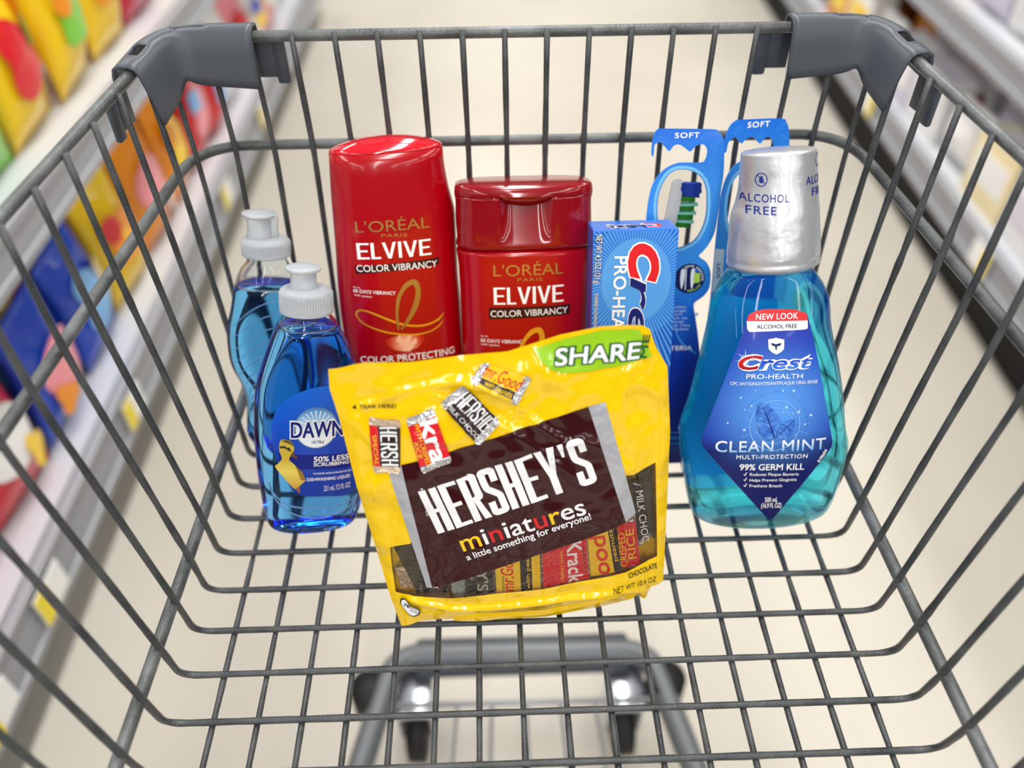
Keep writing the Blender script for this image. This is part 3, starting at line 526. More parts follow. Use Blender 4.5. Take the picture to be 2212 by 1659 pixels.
def run(shelf, side, x0, z, rows, ys, cols, kind, sizes, where, group):
    for r in range(rows):
        for k, y in enumerate(ys):
            c, l = cols[k] if r == 0 else cols[(k + 1) % len(cols)]
            wd, ht, th = sizes
            ht2 = ht * (0.92 + 0.16 * rr.random())
            nm = ('bag' if kind == 'bag' else 'box')
            lb = f"{ORD[k]} {c} {nm} along {where}, {l} label, {'front' if r == 0 else 'back'} row"
            packet(kind, c, l, wd, ht2, th, (x0 + side * r * (th + 0.022), y, z + 0.0005), math.pi / 2 * (1 if side > 0 else -1) * -1 + rr.uniform(-0.1, 0.1), rr.uniform(-0.1, 0.02), lb, group)
sp = 0.142
ysL = [-0.45 + sp * k for k in range(17)]
colL = [('red', 'white'), ('red', 'pink'), ('crimson', 'white'), ('red', 'white'), ('red', 'pink'), ('red', 'white'), ('blue', 'pink'), ('blue', 'light blue'), ('yellow', 'orange'), ('orange', 'pink'), ('orange', 'yellow'), ('red', 'pink'), ('red', 'light blue'), ('white', 'light blue'), ('pink', 'red'), ('white', 'yellow'), ('pink', 'white')]
run(shL, -1, LX - 0.055, FLOOR_Z + 0.1525, 2, ysL, colL, 'bag', (0.136, 0.185, 0.06), 'the left bottom shelf', 'snack bags on the left bottom shelf')
ysU = [-0.25 + sp * k for k in range(15)]
colU = [('blue', 'white'), ('light blue', 'white'), ('green', 'yellow'), ('blue', 'light blue'), ('blue', 'pink'), ('green', 'yellow'), ('yellow', 'red'), ('yellow', 'green'), ('yellow', 'orange'), ('crimson', 'pink'), ('yellow', 'white'), ('pink', 'white'), ('white', 'pink'), ('pink', 'yellow'), ('white', 'red')]
run(shL, -1, LX - 0.055, FLOOR_Z + 0.4525, 2, ysU, colU, 'bag', (0.136, 0.19, 0.06), 'the left upper shelf', 'snack bags on the left upper shelf')
def rx(y): return RX + math.sin(math.radians(2.5)) * (y - 1.2)
ysR = [0.1 + 0.15 * k for k in range(15)]
colR = [('cream', 'white'), ('cream', 'white'), ('white', 'cream'), ('cream', 'yellow'), ('white', 'lavender'), ('cream', 'white'), ('white', 'dark green'), ('white', 'lavender'), ('lavender', 'white'), ('white', 'crimson'), ('white', 'yellow'), ('amber', 'yellow'), ('brown', 'amber'), ('white', 'lavender'), ('lavender', 'white')]
for k, y in enumerate(ysR):
    for r in range(2):
        c, l = colR[k] if r == 0 else colR[(k + 2) % 15]
        packet('box' if k % 3 else 'bag', c, l, 0.135, 0.12 * (0.9 + 0.2 * rr.random()), 0.06, (rx(y) + 0.055 + r * 0.085, y, FLOOR_Z + 0.1655), math.pi / 2 + rr.uniform(-0.06, 0.06), 0.0,
               f"{ORD[k]} {c} packet along the right bottom shelf, {l} label, {'front' if r == 0 else 'back'} row", 'packets on the right bottom shelf')
colV = [('lavender', 'white'), ('white', 'lavender'), ('amber', 'white'), ('white', 'light blue'), ('lavender', 'yellow'), ('yellow', 'orange'), ('amber', 'yellow'), ('yellow', 'amber'), ('amber', 'orange'), ('yellow', 'white'), ('orange', 'yellow'), ('amber', 'brown')]
for k in range(12):
    y = 0.5 + 0.15 * k; c, l = colV[k]
    packet('bag', c, l, 0.14, 0.19 * (0.9 + 0.2 * rr.random()), 0.06, (rx(y) + 0.06, y, FLOOR_Z + 0.4075), math.pi / 2 + rr.uniform(-0.08, 0.08), 0.0,
           f"{ORD[k]} {c} bag along the right upper shelf, {l} label, counting from the near end", 'bags on the right upper shelf')

# ------------------------------------------------------------ the shopping cart
cart = thing('shopping_cart', 'dark grey wire shopping cart seen from above, holding the groceries', 'shopping cart', (0, 0, FLOOR_Z))
CZ = -FLOOR_Z   # parts are built in basket coordinates (basket floor = 0) and lifted to the cart's base
def cpart(name, bm, m, parent=None, label=None, smooth=True):
    if parent is None:
        for v in bm.verts: v.co.z += CZ
        return obj(name, bm, m, cart, smooth, label)
    for v in bm.verts: v.co.z += CZ
    return obj(name, bm, m, parent, smooth, label)
PITCH, Q, XC = 0.023, 0.02615, -0.00116
RIM = lambda s, j: Vector((XC + s * (0.20912 + 0.00465 * j), -j * Q + 0.02647, 0.24034 - 0.00255 * j))
MID = lambda s, j: Vector((XC + s * (0.20119 + 0.00411 * j), -j * Q + 0.01281, 0.18021 - 0.00223 * j))
LOW = lambda s, j: Vector((XC + s * (0.18891 + 0.00079 * j), -j * Q - 0.00792, 0.0385))
BOT = lambda s, j: Vector((XC + s * (0.18829 + 0.00092 * j), -j * Q, 0.0))
wob = random.Random(3)
NJ = 13
for j in range(-1, NJ):
    pts = []
    for s in (-1, 1):
        q = [RIM(s, j) + Vector((-s * 0.0042, 0, 0.0022)), MID(s, j) + Vector((-s * 0.0042, 0, 0)), LOW(s, j) + Vector((-s * 0.0040, 0, 0.0018)), BOT(s, j)]
        pts += q if s < 0 else q[::-1]
    P = dense(fillet(pts, [0, 0.02, 0.02, 0.012, 0.012, 0.02, 0.02, 0], 5), 0.012)
    bm = bmesh.new(); add_tube(bm, P, 0.0018, 10, rough=0.22); cpart('cross_wire', bm, WIRE)
# two short hoops beside the far corners
for s in (-1, 1):
    j = -2
    P = dense(fillet([RIM(s, j) + Vector((-s * 0.0042, -0.004, 0.002)), MID(s, j) + Vector((-s * 0.0042, -0.004, 0)), LOW(s, j) + Vector((-s * 0.004, -0.008, 0)), Vector((XC + s * 0.150, 0.043, 0.0))], 0.02), 0.012)
    bm = bmesh.new(); add_tube(bm, P, 0.0016, 8); cpart('cross_wire', bm, WIRE)
for i in range(16):
    x = (i - 7.5) * PITCH
    pts = [(x * 1.0173, 0.0846, 0.2500), (x * 0.9915, 0.0736, 0.18585), (x, 0.0435, -0.0030), (x * 1.0, -0.33, -0.0030)]
    P = dense(fillet(pts, [0, 0.01, 0.022, 0], 6), 0.014)
    bm = bmesh.new(); add_tube(bm, P, 0.0017, 8, rough=0.2); cpart('long_wire', bm, WIRE)
YR, ZR = 0.08799, 0.2472
# top rim, mid rail and the two corner rods
def around(fn, y_far, z_far, xs, rad, nj, extra=0.0):
    L = [fn(-1, j) for j in range(nj, -2, -1)]; R = [fn(1, j) for j in range(-1, nj + 1)]
    cl = Vector((XC - xs, y_far, z_far)); cr = Vector((XC + xs, y_far, z_far))
    return dense(fillet(L + [cl, cr] + R, [0] + [0.004] * (len(L) - 1) + [rad, rad] + [0.004] * (len(R) - 1) + [0], 10), 0.012)
bm = bmesh.new(); P = fillet([RIM(-1, NJ), Vector((XC - 0.1985, YR, ZR)), Vector((XC + 0.1985, YR, ZR)), RIM(1, NJ)], 0.024, 12); add_tube(bm, dense(P, 0.02), 0.0031, 12); cpart('top_rim', bm, ROD)
bm = bmesh.new(); P = fillet([MID(-1, NJ), Vector((XC - 0.1945, 0.0822, 0.1860)), Vector((XC + 0.1945, 0.0822, 0.1860)), MID(1, NJ)], 0.032, 10); add_tube(bm, dense(P, 0.02), 0.0031, 12); cpart('mid_rail', bm, ROD)
for s in (-1, 1):
    bm = bmesh.new(); add_tube(bm, dense([LOW(s, -1.8), LOW(s, NJ)], 0.02), 0.0034, 12); cpart('corner_rod', bm, ROD)

# corner bumpers over the rim
def bumper(s):
    path = dense(fillet([RIM(s, -0.72), Vector((XC + s * 0.1985, YR, ZR)), Vector((XC + s * 0.1486, YR, ZR))], [0, 0.045, 0], 14), 0.0035)
    n = len(path); bm = bmesh.new(); rows = []
    acc = [0.0]
    for a, b in zip(path, path[1:]): acc.append(acc[-1] + (b - a).length)
    T = acc[-1]
    for i in range(n):
        t = (path[min(i + 1, n - 1)] - path[max(i - 1, 0)]); t.z = 0; t.normalize()
        inn = Vector((-t.y, t.x, 0)) * (1 if s > 0 else -1)     # towards the basket inside
        f = acc[i] / T
        h = 0.0215 + 0.003 * (abs(f - 0.5) * 2) ** 1.5 - 0.004 * math.exp(-((f - 0.44) / 0.14) ** 2)
        prof = [(0.0128, -h), (0.0119, -h * 0.8), (0.0088, -0.006), (0.0070, 0.0012), (0.0048, 0.0048), (0.0015, 0.0062), (-0.0040, 0.0062), (-0.0078, 0.0045), (-0.0092, 0.0), (-0.0092, -0.010)]
        rows.append([bm.verts.new(path[i] + inn * a + Vector((0, 0, z))) for a, z in prof])
    for i in range(n - 1):
        f = (acc[i] + acc[i + 1]) / 2 / T
        for k in range(len(rows[0]) - 1):
            slot = (k in (5, 6)) and (0.12 < f < 0.27 or 0.52 < f < 0.68)
            if slot: continue
            bm.faces.new((rows[i][k], rows[i][k + 1], rows[i + 1][k + 1], rows[i + 1][k]))
    o = cpart('corner_bumper', bm, BUMPER)
    md = o.modifiers.new('thick', 'SOLIDIFY'); md.thickness = 0.0014; md.offset = -1
    # spring tabs at both ends
    for end in (0, 1):
        e = path[0] if end == 0 else path[-1]; q = path[2] if end == 0 else path[-3]
        t = (e - q); t.z = 0; t.normalize(); inn = Vector((-t.y, t.x, 0)); 
        if inn.dot(Vector((-e.x, -e.y - 0.1, 0))) < 0: inn = -inn
        bm = bmesh.new()
        M = Matrix(((t.x, inn.x, 0, e.x), (t.y, inn.y, 0, e.y), (0, 0, 1, e.z), (0, 0, 0, 1)))
        add_box(bm, -0.006, 0.007, -0.0092, -0.0072, -0.026, -0.0045, 0.0008, 0, M)
        vs = add_box(bm, 0.006, 0.0135, -0.0105, -0.0070, -0.030, -0.0035, 0.0014, 0, M)
        cpart('clip_tab', bm, BUMPER, o)
bumper(-1); bumper(1)

# closing bar along the near edge of the basket floor
bm = bmesh.new(); add_tube(bm, [RIM(-1, NJ), MID(-1, NJ), LOW(-1, NJ), BOT(-1, NJ - 0.4), BOT(1, NJ - 0.4), LOW(1, NJ), MID(1, NJ), RIM(1, NJ)], 0.0034, 10); cpart('near_frame', bm, ROD)

# undercarriage
bm = bmesh.new(); P = fillet([(-0.27, -0.55, -0.38), (-0.135, 0.058, -0.38), (0.132, 0.055, -0.38), (0.255, -0.55, -0.38)], 0.03, 8); add_tube(bm, dense(P, 0.05), 0.0125, 14); cpart('base_frame', bm, TUBE)
bm = bmesh.new(); add_box(bm, -0.115, 0.112, 0.035, 0.075, -0.392, -0.372, 0.006); cpart('front_crossbar', bm, mat('dark_crossbar', (58, 64, 74), 0.4))
for x in (-0.116, 0.106):
    wt = cpart('caster_wheel', (lambda b: (add_tube(b, [(x - 0.011, 0.02, -0.462), (x - 0.009, 0.02, -0.462), (x + 0.009, 0.02, -0.462), (x + 0.011, 0.02, -0.462)], [0.03, 0.037, 0.037, 0.03], 24), b)[1])(bmesh.new()), BLACK)
    bm = bmesh.new(); add_box(bm, x - 0.02, x + 0.02, 0.0, 0.052, -0.408, -0.394, 0.004); add_box(bm, x - 0.019, x - 0.014, 0.008, 0.046, -0.468, -0.40, 0.002); add_box(bm, x + 0.014, x + 0.019, 0.008, 0.046, -0.468, -0.40, 0.002)
    cpart('caster_fork', bm, STEEL)
    bm = bmesh.new(); add_tube(bm, [(x * 1.36, 0.02, -0.37), (x * 1.36, 0.02, -0.41)], 0.02, 16); cpart('bumper_foot', bm, BLACK)
for k in range(5):
    x = (k - 2) * 0.034
    bm = bmesh.new(); add_tube(bm, [(x, 0.0, -0.372), (x * 1.5, -0.5, -0.372)], 0.002, 8); cpart('tray_wire', bm, mat('pale_tray_wire', (150, 152, 154), 0.4, 0.3))
bm = bmesh.new(); add_tube(bm, [(-0.13, 0.0, -0.372), (0.125, -0.002, -0.372)], 0.003, 8); cpart('tray_wire', bm, MATS['pale_tray_wire'])
for s in (-1, 1):   # uprights that carry the basket
    bm = bmesh.new(); add_tube(bm, [(s * 0.243, -0.50, -0.38), RIM(s, NJ + 0.3) + Vector((s * 0.012, 0, 0.004))], 0.011, 12); cpart('upright', bm, TUBE)

# ------------------------------------------------------------ red hair-care bottles
RED = mat('glossy_red_plastic', (172, 0, 16), 0.2, coat=0.3, spec=0.45)
CAPRED = mat('translucent_dark_red_cap', (142, 0, 16), 0.14, coat=0.5, spec=0.5)
GOLD = mat('gold_foil_print', (196, 158, 88), 0.28, 0.75)
GOLDB = mat('bright_gold_print', (246, 178, 40), 0.3, 0.35)
MAROON = mat('dark_maroon_print', (58, 4, 12), 0.35)
PALE = mat('pale_peach_print', (250, 190, 160), 0.35)
def plaque_text(pr, T, big):
    pr.text(T[0], GOLD, 0.0); pr.text(T[1], GOLD, 0.0, track=1.1)
    block(pr, 'ELVIVE', T[2][1:], WHITE, 0.27, 0.14, {'I': 0.3, 'V': 1.15, 'L': 0.78})
    pr.poly(big, MAROON); pr.layer(); pr.text(T[3], WHITE, 0.008)
    pr.text(T[4], WHITE); pr.text(T[5], WHITE, 0.012); pr.text(T[6], WHITE)

d = DATA['cond']
t = thing('conditioner_bottle', 'taller red bottle with a domed end, leaning on the far wires', 'bottle', frame='cond')
tab = [(v, a, b, 18.5 if v < 190 else 18.5 - (v - 190) * 0.12) for v, a, b in d['body'] if v < 230 and v > 72]
tab = [q if q[0] > 100 else (q[0], -37.2, 36.6, q[3]) for q in tab]
vt = max(q[0] for q in tab); top = [q for q in tab if q[0] == vt][0]
tab += [(0, -33, 33, 15), (1.2, -34.8, 34.6, 16.8), (3, -35.4, 35.2, 17.4), (12, -36, 36, 18.3), (60, -37, 36.5, 18.6)]
b = Body(tab, -19, 2.4)
body = obj('body', b.mesh(0, vt - 1.0, 2.5, 72, levels=[0, 0.6, 1.2, 2, 3, 6] + [9 + k * 3 for k in range(int((vt - 12) / 3))] + [vt - 1.0]), RED, t)
c, hw, hd = (top[1] + top[2]) / 2, (top[2] - top[1]) / 2, top[3]
dm = Body([(vt - 1.0, c - hw, c + hw, hd), (vt + 0.4, c - hw * 0.992, c + hw * 0.992, hd * 0.985), (vt + 1.2, c - hw * 0.96, c + hw * 0.96, hd * 0.95), (vt + 3.2, c - hw * 0.80, c + hw * 0.80, hd * 0.8), (vt + 5.2, c - hw * 0.55, c + hw * 0.55, hd * 0.56), (vt + 6.4, c - hw * 0.28, c + hw * 0.28, hd * 0.3), (vt + 6.8, c - hw * 0.05, c + hw * 0.05, hd * 0.06)], -19, 2.3)
obj('domed_base', dm.mesh(vt - 1.0, vt + 6.8, seg=72, levels=[vt - 1, vt - 0.3, vt + 0.4, vt + 0.8, vt + 1.2, vt + 2.2, vt + 3.2, vt + 4.2, vt + 5.2, vt + 6, vt + 6.4, vt + 6.8]), mat('red_dome_plastic', (205, 6, 30), 0.12, coat=0.8), t)
pr = Print(b.front, 4)
plaque_text(pr, d['text'], d['bar'])
o_, o2, o3 = d['orb']; pr.poly(smoothline([(o_[0] - 11.5, o_[1] + 1.5), (o_[0] - 8, o_[1] - 4.4), (o_[0], o_[1] - 6.4), (o_[0] + 8, o_[1] - 4.4), (o_[0] + 11.5, o_[1] + 1.5), (o_[0] + 4, o_[1] + 4), (o_[0] - 4, o_[1] + 4)], 6, True), gradmat('orange_petal_print', [(0, (196, 30, 16)), (1, (214, 40, 20))], 2, 0, 0.2, 0.3, 0.3, (o_[0] * MM, 0, (o_[1] - 1.5) * MM), 0.0105, (255, 190, 150))); pr.layer(); pr.poly(d['orbin'], PALE)
pr.ellipse(d['glow'][0], 8.5, 1.5, mat('faint_red_glow_print', (188, 60, 70), 0.3)); pr.layer()
pr.poly(smoothline(d['ribB'], 4, True), GOLDB); pr.layer(); pr.poly(smoothline(d['ribA'], 4, True), GOLD)
pr.layer(); pr.text(d['text'][7], WHITE, 0.014); pr.text(d['text'][8], WHITE, 0.014)
pr.build('front_print', t)

d = DATA['sham']
t = thing('shampoo_bottle', 'shorter red bottle with a flip-top cap, beside the toothpaste box', 'bottle', frame='sham')
tab = [(v, a, b_, 18.6) for v, a, b_ in d['body'] if v > 95] + [(0, -33, 36, 15), (1.2, -35, 38, 17), (3, -36, 39, 17.8), (12, -36.5, 40, 18.4), (60, -37, 41, 18.8)]
vs_ = max(q[0] for q in tab); q_ = [q for q in tab if q[0] == vs_][0]
tab[tab.index(q_)] = (vs_, q_[1] + 0.8, q_[2] - 0.8, 17.8); tab.append((vs_ - 1.4, q_[1], q_[2], 18.6)); tab.append((vs_ + 1.2, q_[1] + 2.5, q_[2] - 2.5, 16))
b = Body(tab, -19, 2.6)
obj('body', b.mesh(0, vs_ + 1.2, 2.5, 72, levels=[0, 0.6, 1.2, 2, 3, 6] + [9 + k * 3 for k in range(int((vs_ - 14) / 3))] + [vs_ - 2, vs_ - 1.4, vs_ - 0.6, vs_, vs_ + 0.6, vs_ + 1.2]), RED, t)
cap = sorted([(v, a, b_, 18.4) for v, a, b_ in d['cap']]); v0 = cap[0][0]; v1 = cap[-1][0]
cu_ = (cap[0][1] + cap[0][2]) / 2
vl = v1 - 6.2                                  # seam of the lid
lip_hw = 14.5
def scoop(u, w_, v):
    """front of the cap is scooped back under the thumb lip"""
    if w_ < -14 or v > vl + 0.4: return w_
    q = (u - cu_) / 13.5
    fx = max(0.0, 1 - q * q) ** 0.5 if abs(q) < 1 else 0.0
    fv = max(0.0, min(1.0, (v - (v0 + 3)) / (vl - v0 - 3))) ** 0.8
    slope = max(0.0, (1 - ((v - v0) / (vl - v0)) * 1.9)) * 0.0
    return w_ - 6.0 * min(1, fx * 1.7) * fv - slope
cb = Body([(v0, cap[0][1] + 1, cap[0][2] - 1, 17.4), (v0 + 1, cap[0][1], cap[0][2], 18.3), (v0 + 2, cap[0][1], cap[0][2], 18.4)] + [q for q in cap if v0 + 3 < q[0] < vl - 1] + [(vl, cap[-3][1], cap[-3][2], 18.4)], -19, 3.4, scoop)
obj('cap', cb.mesh(v0, vl - 0.3, 1.4, 120), CAPRED, t)
a_, b_ = cap[-3][1], cap[-3][2]
lb = Body([(vl, a_, b_, 18.6), (vl + 1, a_, b_, 18.7), (v1 - 2.2, a_ + 0.4, b_ - 0.4, 18.3), (v1 - 0.8, a_ + 1.2, b_ - 1.2, 17.4), (v1, a_ + 4, b_ - 4, 14.5)], -19, 3.4, lambda u, w_, v: w_ + (1.3 * max(0, 1 - ((u - cu_) / lip_hw) ** 4) * max(0, 1 - (v - vl) / 4) if w_ > -10 else 0))
lid = obj('lid', lb.mesh(vl, v1, seg=120, levels=[vl, vl + 0.4, vl + 1, vl + 2, vl + 3, vl + 4, v1 - 1.5, v1 - 0.8, v1 - 0.3, v1]), CAPRED, t)
bm = bmesh.new(); arc = [(cu_ + 13.6 * math.sin(q), cb.tab and (vl - 0.6 - 4.2 * math.cos(q))) for q in [(-1.45 + 2.9 * k / 24) for k in range(25)]]
bt = [bm.verts.new(L3(u, -1.0 - 19 + 18.6 - 0.2 + (0.6 if abs(u - cu_) < 9 else 0.0), v)) for u, v in arc]; tp = [bm.verts.new(L3(u, -0.2, vl + 0.2)) for u, v in arc]
bk = [bm.verts.new(L3(u, -6.5, vl - 0.3)) for u, v in arc]
for k in range(24):
    bm.faces.new((bt[k], bt[k + 1], tp[k + 1], tp[k])); bm.faces.new((bt[k], bk[k], bk[k + 1], bt[k + 1]))
obj('thumb_lip', bm, CAPRED, lid)
pr = Print(b.front, 4); plaque_text(pr, d['text'], d['bar'])
# the ribbon starts above the pouch and carries on behind it, as on the taller bottle
dc = DATA['cond']; ou, ov = d['orient'][0]; cu2 = max(dc['ribA'], key=lambda q: q[1])
mv = lambda P: [(u + ou - cu2[0], v + ov - cu2[1]) for u, v in P]
pr.layer(); pr.poly(smoothline(mv(dc['ribB']), 4, True), GOLDB); pr.layer(); pr.poly(smoothline(mv(dc['ribA']), 4, True), GOLDB)
pr.build('front_print', t)

# ------------------------------------------------------------ dish soap
SOAP = mat('blue_soap', (255, 255, 255), 0.02, trans=1.0, ior=1.37, absorb=(0.0, 0.64, 0.98, 66))
SOAPB = mat('teal_blue_soap', (255, 255, 255), 0.02, trans=1.0, ior=1.37, absorb=(0.0, 0.66, 0.97, 74))
CLEAR = mat('clear_bottle_plastic', (245, 250, 252), 0.03, trans=1.0, ior=1.25)
FROST = mat('frosted_white_cap', (226, 233, 238), 0.3, trans=0.55, ior=1.25)
SOAPLABEL = gradmat('blue_soap_label', [(0, (6, 50, 160)), (0.45, (8, 66, 186)), (1, (14, 104, 224))], 2, 0.03, 0.1, 0.25)
def lathe(rows, wc, u0=0.0, seg=72, rib=None, ell=None):
    bm = bmesh.new(); R = []
    for r, v in rows:
        ring = []
        for k in range(seg):
            a = 2 * math.pi * k / seg; q = r
            if rib and rib[0] <= v <= rib[1]: q = r + (0.35 if k % 2 else -0.1)
            ring.append(bm.verts.new(L3(u0 + q * math.cos(a), wc + q * math.sin(a), v)))
        R.append(ring)
    for A, B in zip(R, R[1:]):
        for k in range(seg): bm.faces.new((A[k], A[(k + 1) % seg], B[(k + 1) % seg], B[k]))
    bm.faces.new(R[0]); bm.faces.new(R[-1]); return bm
def soap_bottle(frame, label, d, level, soap, spin=0.0, depth=17.0):
    t = thing('dish_soap_bottle', label, 'bottle', group='dish soap bottles', frame=frame)
    wc = -16.5
    body = sorted(d['body']); cap = sorted(d['cap'])
    if frame == 'dawnF':
        rows = [(v, a, b_, min(depth, (b_ - a) / 2 * 0.98)) for v, a, b_ in body if v > 2]
        rows = [(v, a if v > 25 else a - 0.3, max(b_, -a + 3.5 if v < 100 else b_), h) for v, a, b_, h in rows]
    else:
        rows = d['rows']
    fl = rows[0]; cx = (fl[1] + fl[2]) / 2; hw = (fl[2] - fl[1]) / 2
    f0 = max(fl[0], 8.0)
    rows = [r for r in rows if r[0] > 8] + [(6, cx - hw * 1.0, cx + hw * 1.0, depth * 0.98), (2.2, cx - hw * 0.95, cx + hw * 0.95, depth * 0.93), (0.7, cx - hw * 0.89, cx + hw * 0.89, depth * 0.86), (0, cx - hw * 0.8, cx + hw * 0.8, depth * 0.76)]
    ct = [q for q in cap]; c0 = (ct[0][1] + ct[0][2]) / 2; r0 = (ct[0][2] - ct[0][1]) / 2
    vtop = ct[0][0]
    rows.append((vtop - 1.0, c0 - r0 * 0.88, c0 + r0 * 0.88, r0 * 0.88))
    b = Body(rows, wc, 2.3)
    obj('liquid', b.mesh(0, level, seg=72, levels=[0, 0.35, 0.7, 1.4, 2.2, 4, 6] + [9 + k * (level - 9) / 40 for k in range(41)]), soap, t)
    sh = obj('clear_neck', b.mesh(level, vtop + 1.0, 1.5, 72, False, False), CLEAR, t)
    md = sh.modifiers.new('wall', 'SOLIDIFY'); md.thickness = 0.0009; md.offset = -1
    # rippled liquid surface line
    hb = max(1.0, (ct[0][2] - ct[0][1]) / 2)
    vs = [q[0] for q in ct]
    obj('screw_cap', lathe([(hb * 0.96, vtop), (hb, vtop + 0.5), (hb, vtop + 1.6), (hb * 0.985, vtop + 2.0), (hb * 0.985, vtop + 2.1), (hb * 0.985, vs[1] - 0.8), (hb * 0.96, vs[1] + 0.4), (hb * 0.88, vs[1] + 1.4), (hb * 0.78, vs[1] + 2.1), (hb * 0.55, vs[1] + 2.6)], wc, c0, 120, (vtop + 2.05, vs[1] - 0.7)), FROST, t, False)
    return t, b, wc, c0, vs, ct
d = DATA['dawn']
t, b, wc, c0, vs, ct = soap_bottle('dawnF', 'royal blue dish soap bottle with a duckling label, overlapped by the yellow pouch', d, 127, SOAP)
pt = obj('push_pull_top', lathe([(7.4, vs[1] + 1.2), (7.4, vs[1] + 3.6), (6.9, vs[1] + 4.0), (6.8, vs[-1] - 4.0), (7.0, vs[-1] - 2.9), (9.0, vs[-1] - 2.3), (9.4, vs[-1] - 1.7), (9.4, vs[-1] - 0.9), (9.0, vs[-1] - 0.4), (3.0, vs[-1] - 0.3)], wc, (ct[-1][1] + ct[-1][2]) / 2, 48), FROST, t)
pr = Print(b.front, 3)
pr.poly(smoothline(d['panel'], 6, True), SOAPLABEL); pr.layer()
pr.poly(d['band'], mat('deep_blue_band', (12, 30, 130), 0.3)); pr.layer()
oc = d['oval'][0]; ru = abs(d['oval'][2][0] - oc[0]); rv = abs(d['oval'][1][1] - oc[1])
pr.ellipse(oc, ru + 0.7, rv + 0.7, mat('silver_oval_rim', (120, 150, 190), 0.3, 0.5)); pr.layer()
pr.ellipse(oc, ru, rv, gradmat('pale_sunrise_oval', [(0, (232, 240, 248)), (0.45, (214, 230, 244)), (0.75, (130, 180, 225)), (1, (60, 130, 205))], 2, (oc[1] - rv) * MM, (oc[1] + rv) * MM, 0.3)); pr.layer()
for k in range(9):
    a = math.radians(25 + k * 16.2); pr.poly([(oc[0] + 1.2 * math.cos(a - 0.3), oc[1] + 1.2 * math.sin(a - 0.3)), (oc[0] + ru * 0.88 * math.cos(a - 0.045), oc[1] + rv * 0.9 * math.sin(a - 0.045)), (oc[0] + ru * 0.88 * math.cos(a + 0.045), oc[1] + rv * 0.9 * math.sin(a + 0.045))], mat('pale_ray_ink', (205, 226, 244), 0.3))
pr.layer()
pr.text(d['text'][0], WHITE, 0.075, spread=0.8); pr.layer(); pr.text(d['text'][0], mat('soap_letter_blue', (8, 30, 120), 0.3), 0.03); pr.layer()
pr.text(d['text'][1], NAVY, 0.01)
for k in (2, 3): pr.text(d['text'][k], WHITE, 0.02)
for k in (4, 5): pr.text(d['text'][k], WHITE, 0.012)
pr.text(d['text'][6], WHITE, -0.005)
DUCK = gradmat('duckling_yellow', [(0, (196, 150, 40)), (0.35, (226, 205, 90)), (0.6, (200, 170, 40)), (1, (196, 176, 70))], 2, 0.033, 0.066, 0.5)
pr.poly(smoothline(d['duck'], 4, True), DUCK); pr.layer(); pr.poly(d['wing'], mat('duck_wing_brown', (150, 112, 40), 0.5)); pr.poly(d['crown'], mat('duck_crown_brown', (98, 76, 30), 0.5)); pr.poly(d['stripe'], mat('duck_stripe_brown', (60, 44, 22), 0.5)); pr.poly(d['bill'], mat('duck_bill', (92, 58, 48), 0.5)); pr.poly(d['leg'], mat('duck_leg', (150, 86, 66), 0.5)); pr.layer()
pr.ellipse(d['eye'][0], 0.7, 0.7, BLACKINK)
pr.build('front_label', t)
RIDGE = mat('clear_ridge', (170, 215, 250), 0.06, trans=0.8, ior=1.4)
for nm, wd in (('ridge', 0.55), ('ridge2', 0.5)):
    pts = smoothline(d[nm], 6); bm = bmesh.new(); add_tube(bm, [L3(u, b.front(u, v) + 0.1, v) for u, v in pts], [wd * MM * (0.35 + 0.65 * math.sin(math.pi * k / (len(pts) - 1)) ** 0.5) for k in range(len(pts))], 8); obj('moulded_ridge', bm, RIDGE, t)

d = DATA['dawnB']
cb_ = sorted(d['cap']); c0 = (cb_[0][1] + cb_[0][2]) / 2
ax = [(134, c0 - 11, c0 + 13, 12), (127, c0 - 15.5, c0 + 17, 13.5), (116, c0 - 19.5, c0 + 21, 15), (104, c0 - 22, c0 + 24, 16), (87, c0 - 25.5, c0 + 27, 17), (68, c0 - 24.5, c0 + 28, 17), (52, c0 - 18.5, c0 + 28, 16), (36, c0 - 16.5, c0 + 28, 16), (19, c0 - 17.5, c0 + 27.5, 15.5)]
t, b, wc, c0, vs, ct = soap_bottle('dawnB', 'teal blue dish soap bottle in the far left corner, behind the duckling-label bottle', dict(body=d['body'], cap=d['cap'], rows=[(v, a, b_, h) for v, a, b_, h in ax]), 118, SOAPB)
u_ = (ct[-1][1] + ct[-1][2]) / 2
pt = obj('push_pull_top', lathe([(7.6, vs[1] + 1.2), (7.6, vs[1] + 3.6), (7.1, vs[1] + 4.0), (7.0, vs[-1] - 4.0), (7.2, vs[-1] - 2.9), (9.2, vs[-1] - 2.3), (9.7, vs[-1] - 1.7), (9.7, vs[-1] - 0.9), (9.3, vs[-1] - 0.4), (3.0, vs[-1] - 0.3)], wc, u_, 48), FROST, t)
bm = bmesh.new(); add_box(bm, (u_ + 6) * MM, (u_ + 10.5) * MM, (-wc - 4) * MM, (-wc + 4) * MM, (vs[1] + 2) * MM, (vs[-1] - 0.6) * MM, 0.001); obj('cap_hinge', bm, FROST, pt)
for k in range(9):   # moulded swirl lines
    v = 40 + k * 8; bm = bmesh.new(); pts = smoothline([(b.row(v - 9)[0] + 3, v - 9), (c0 - 12, v + 1), (c0 - 2, v + 7), (c0 + 10, v + 9)], 6)
    add_tube(bm, [L3(u, b.front(u, q) + 0.05, q) for u, q in pts], [0.35 * MM * (0.3 + math.sin(math.pi * i / (len(pts) - 1))) for i in range(len(pts))], 6); obj('moulded_ridge', bm, RIDGE, t)

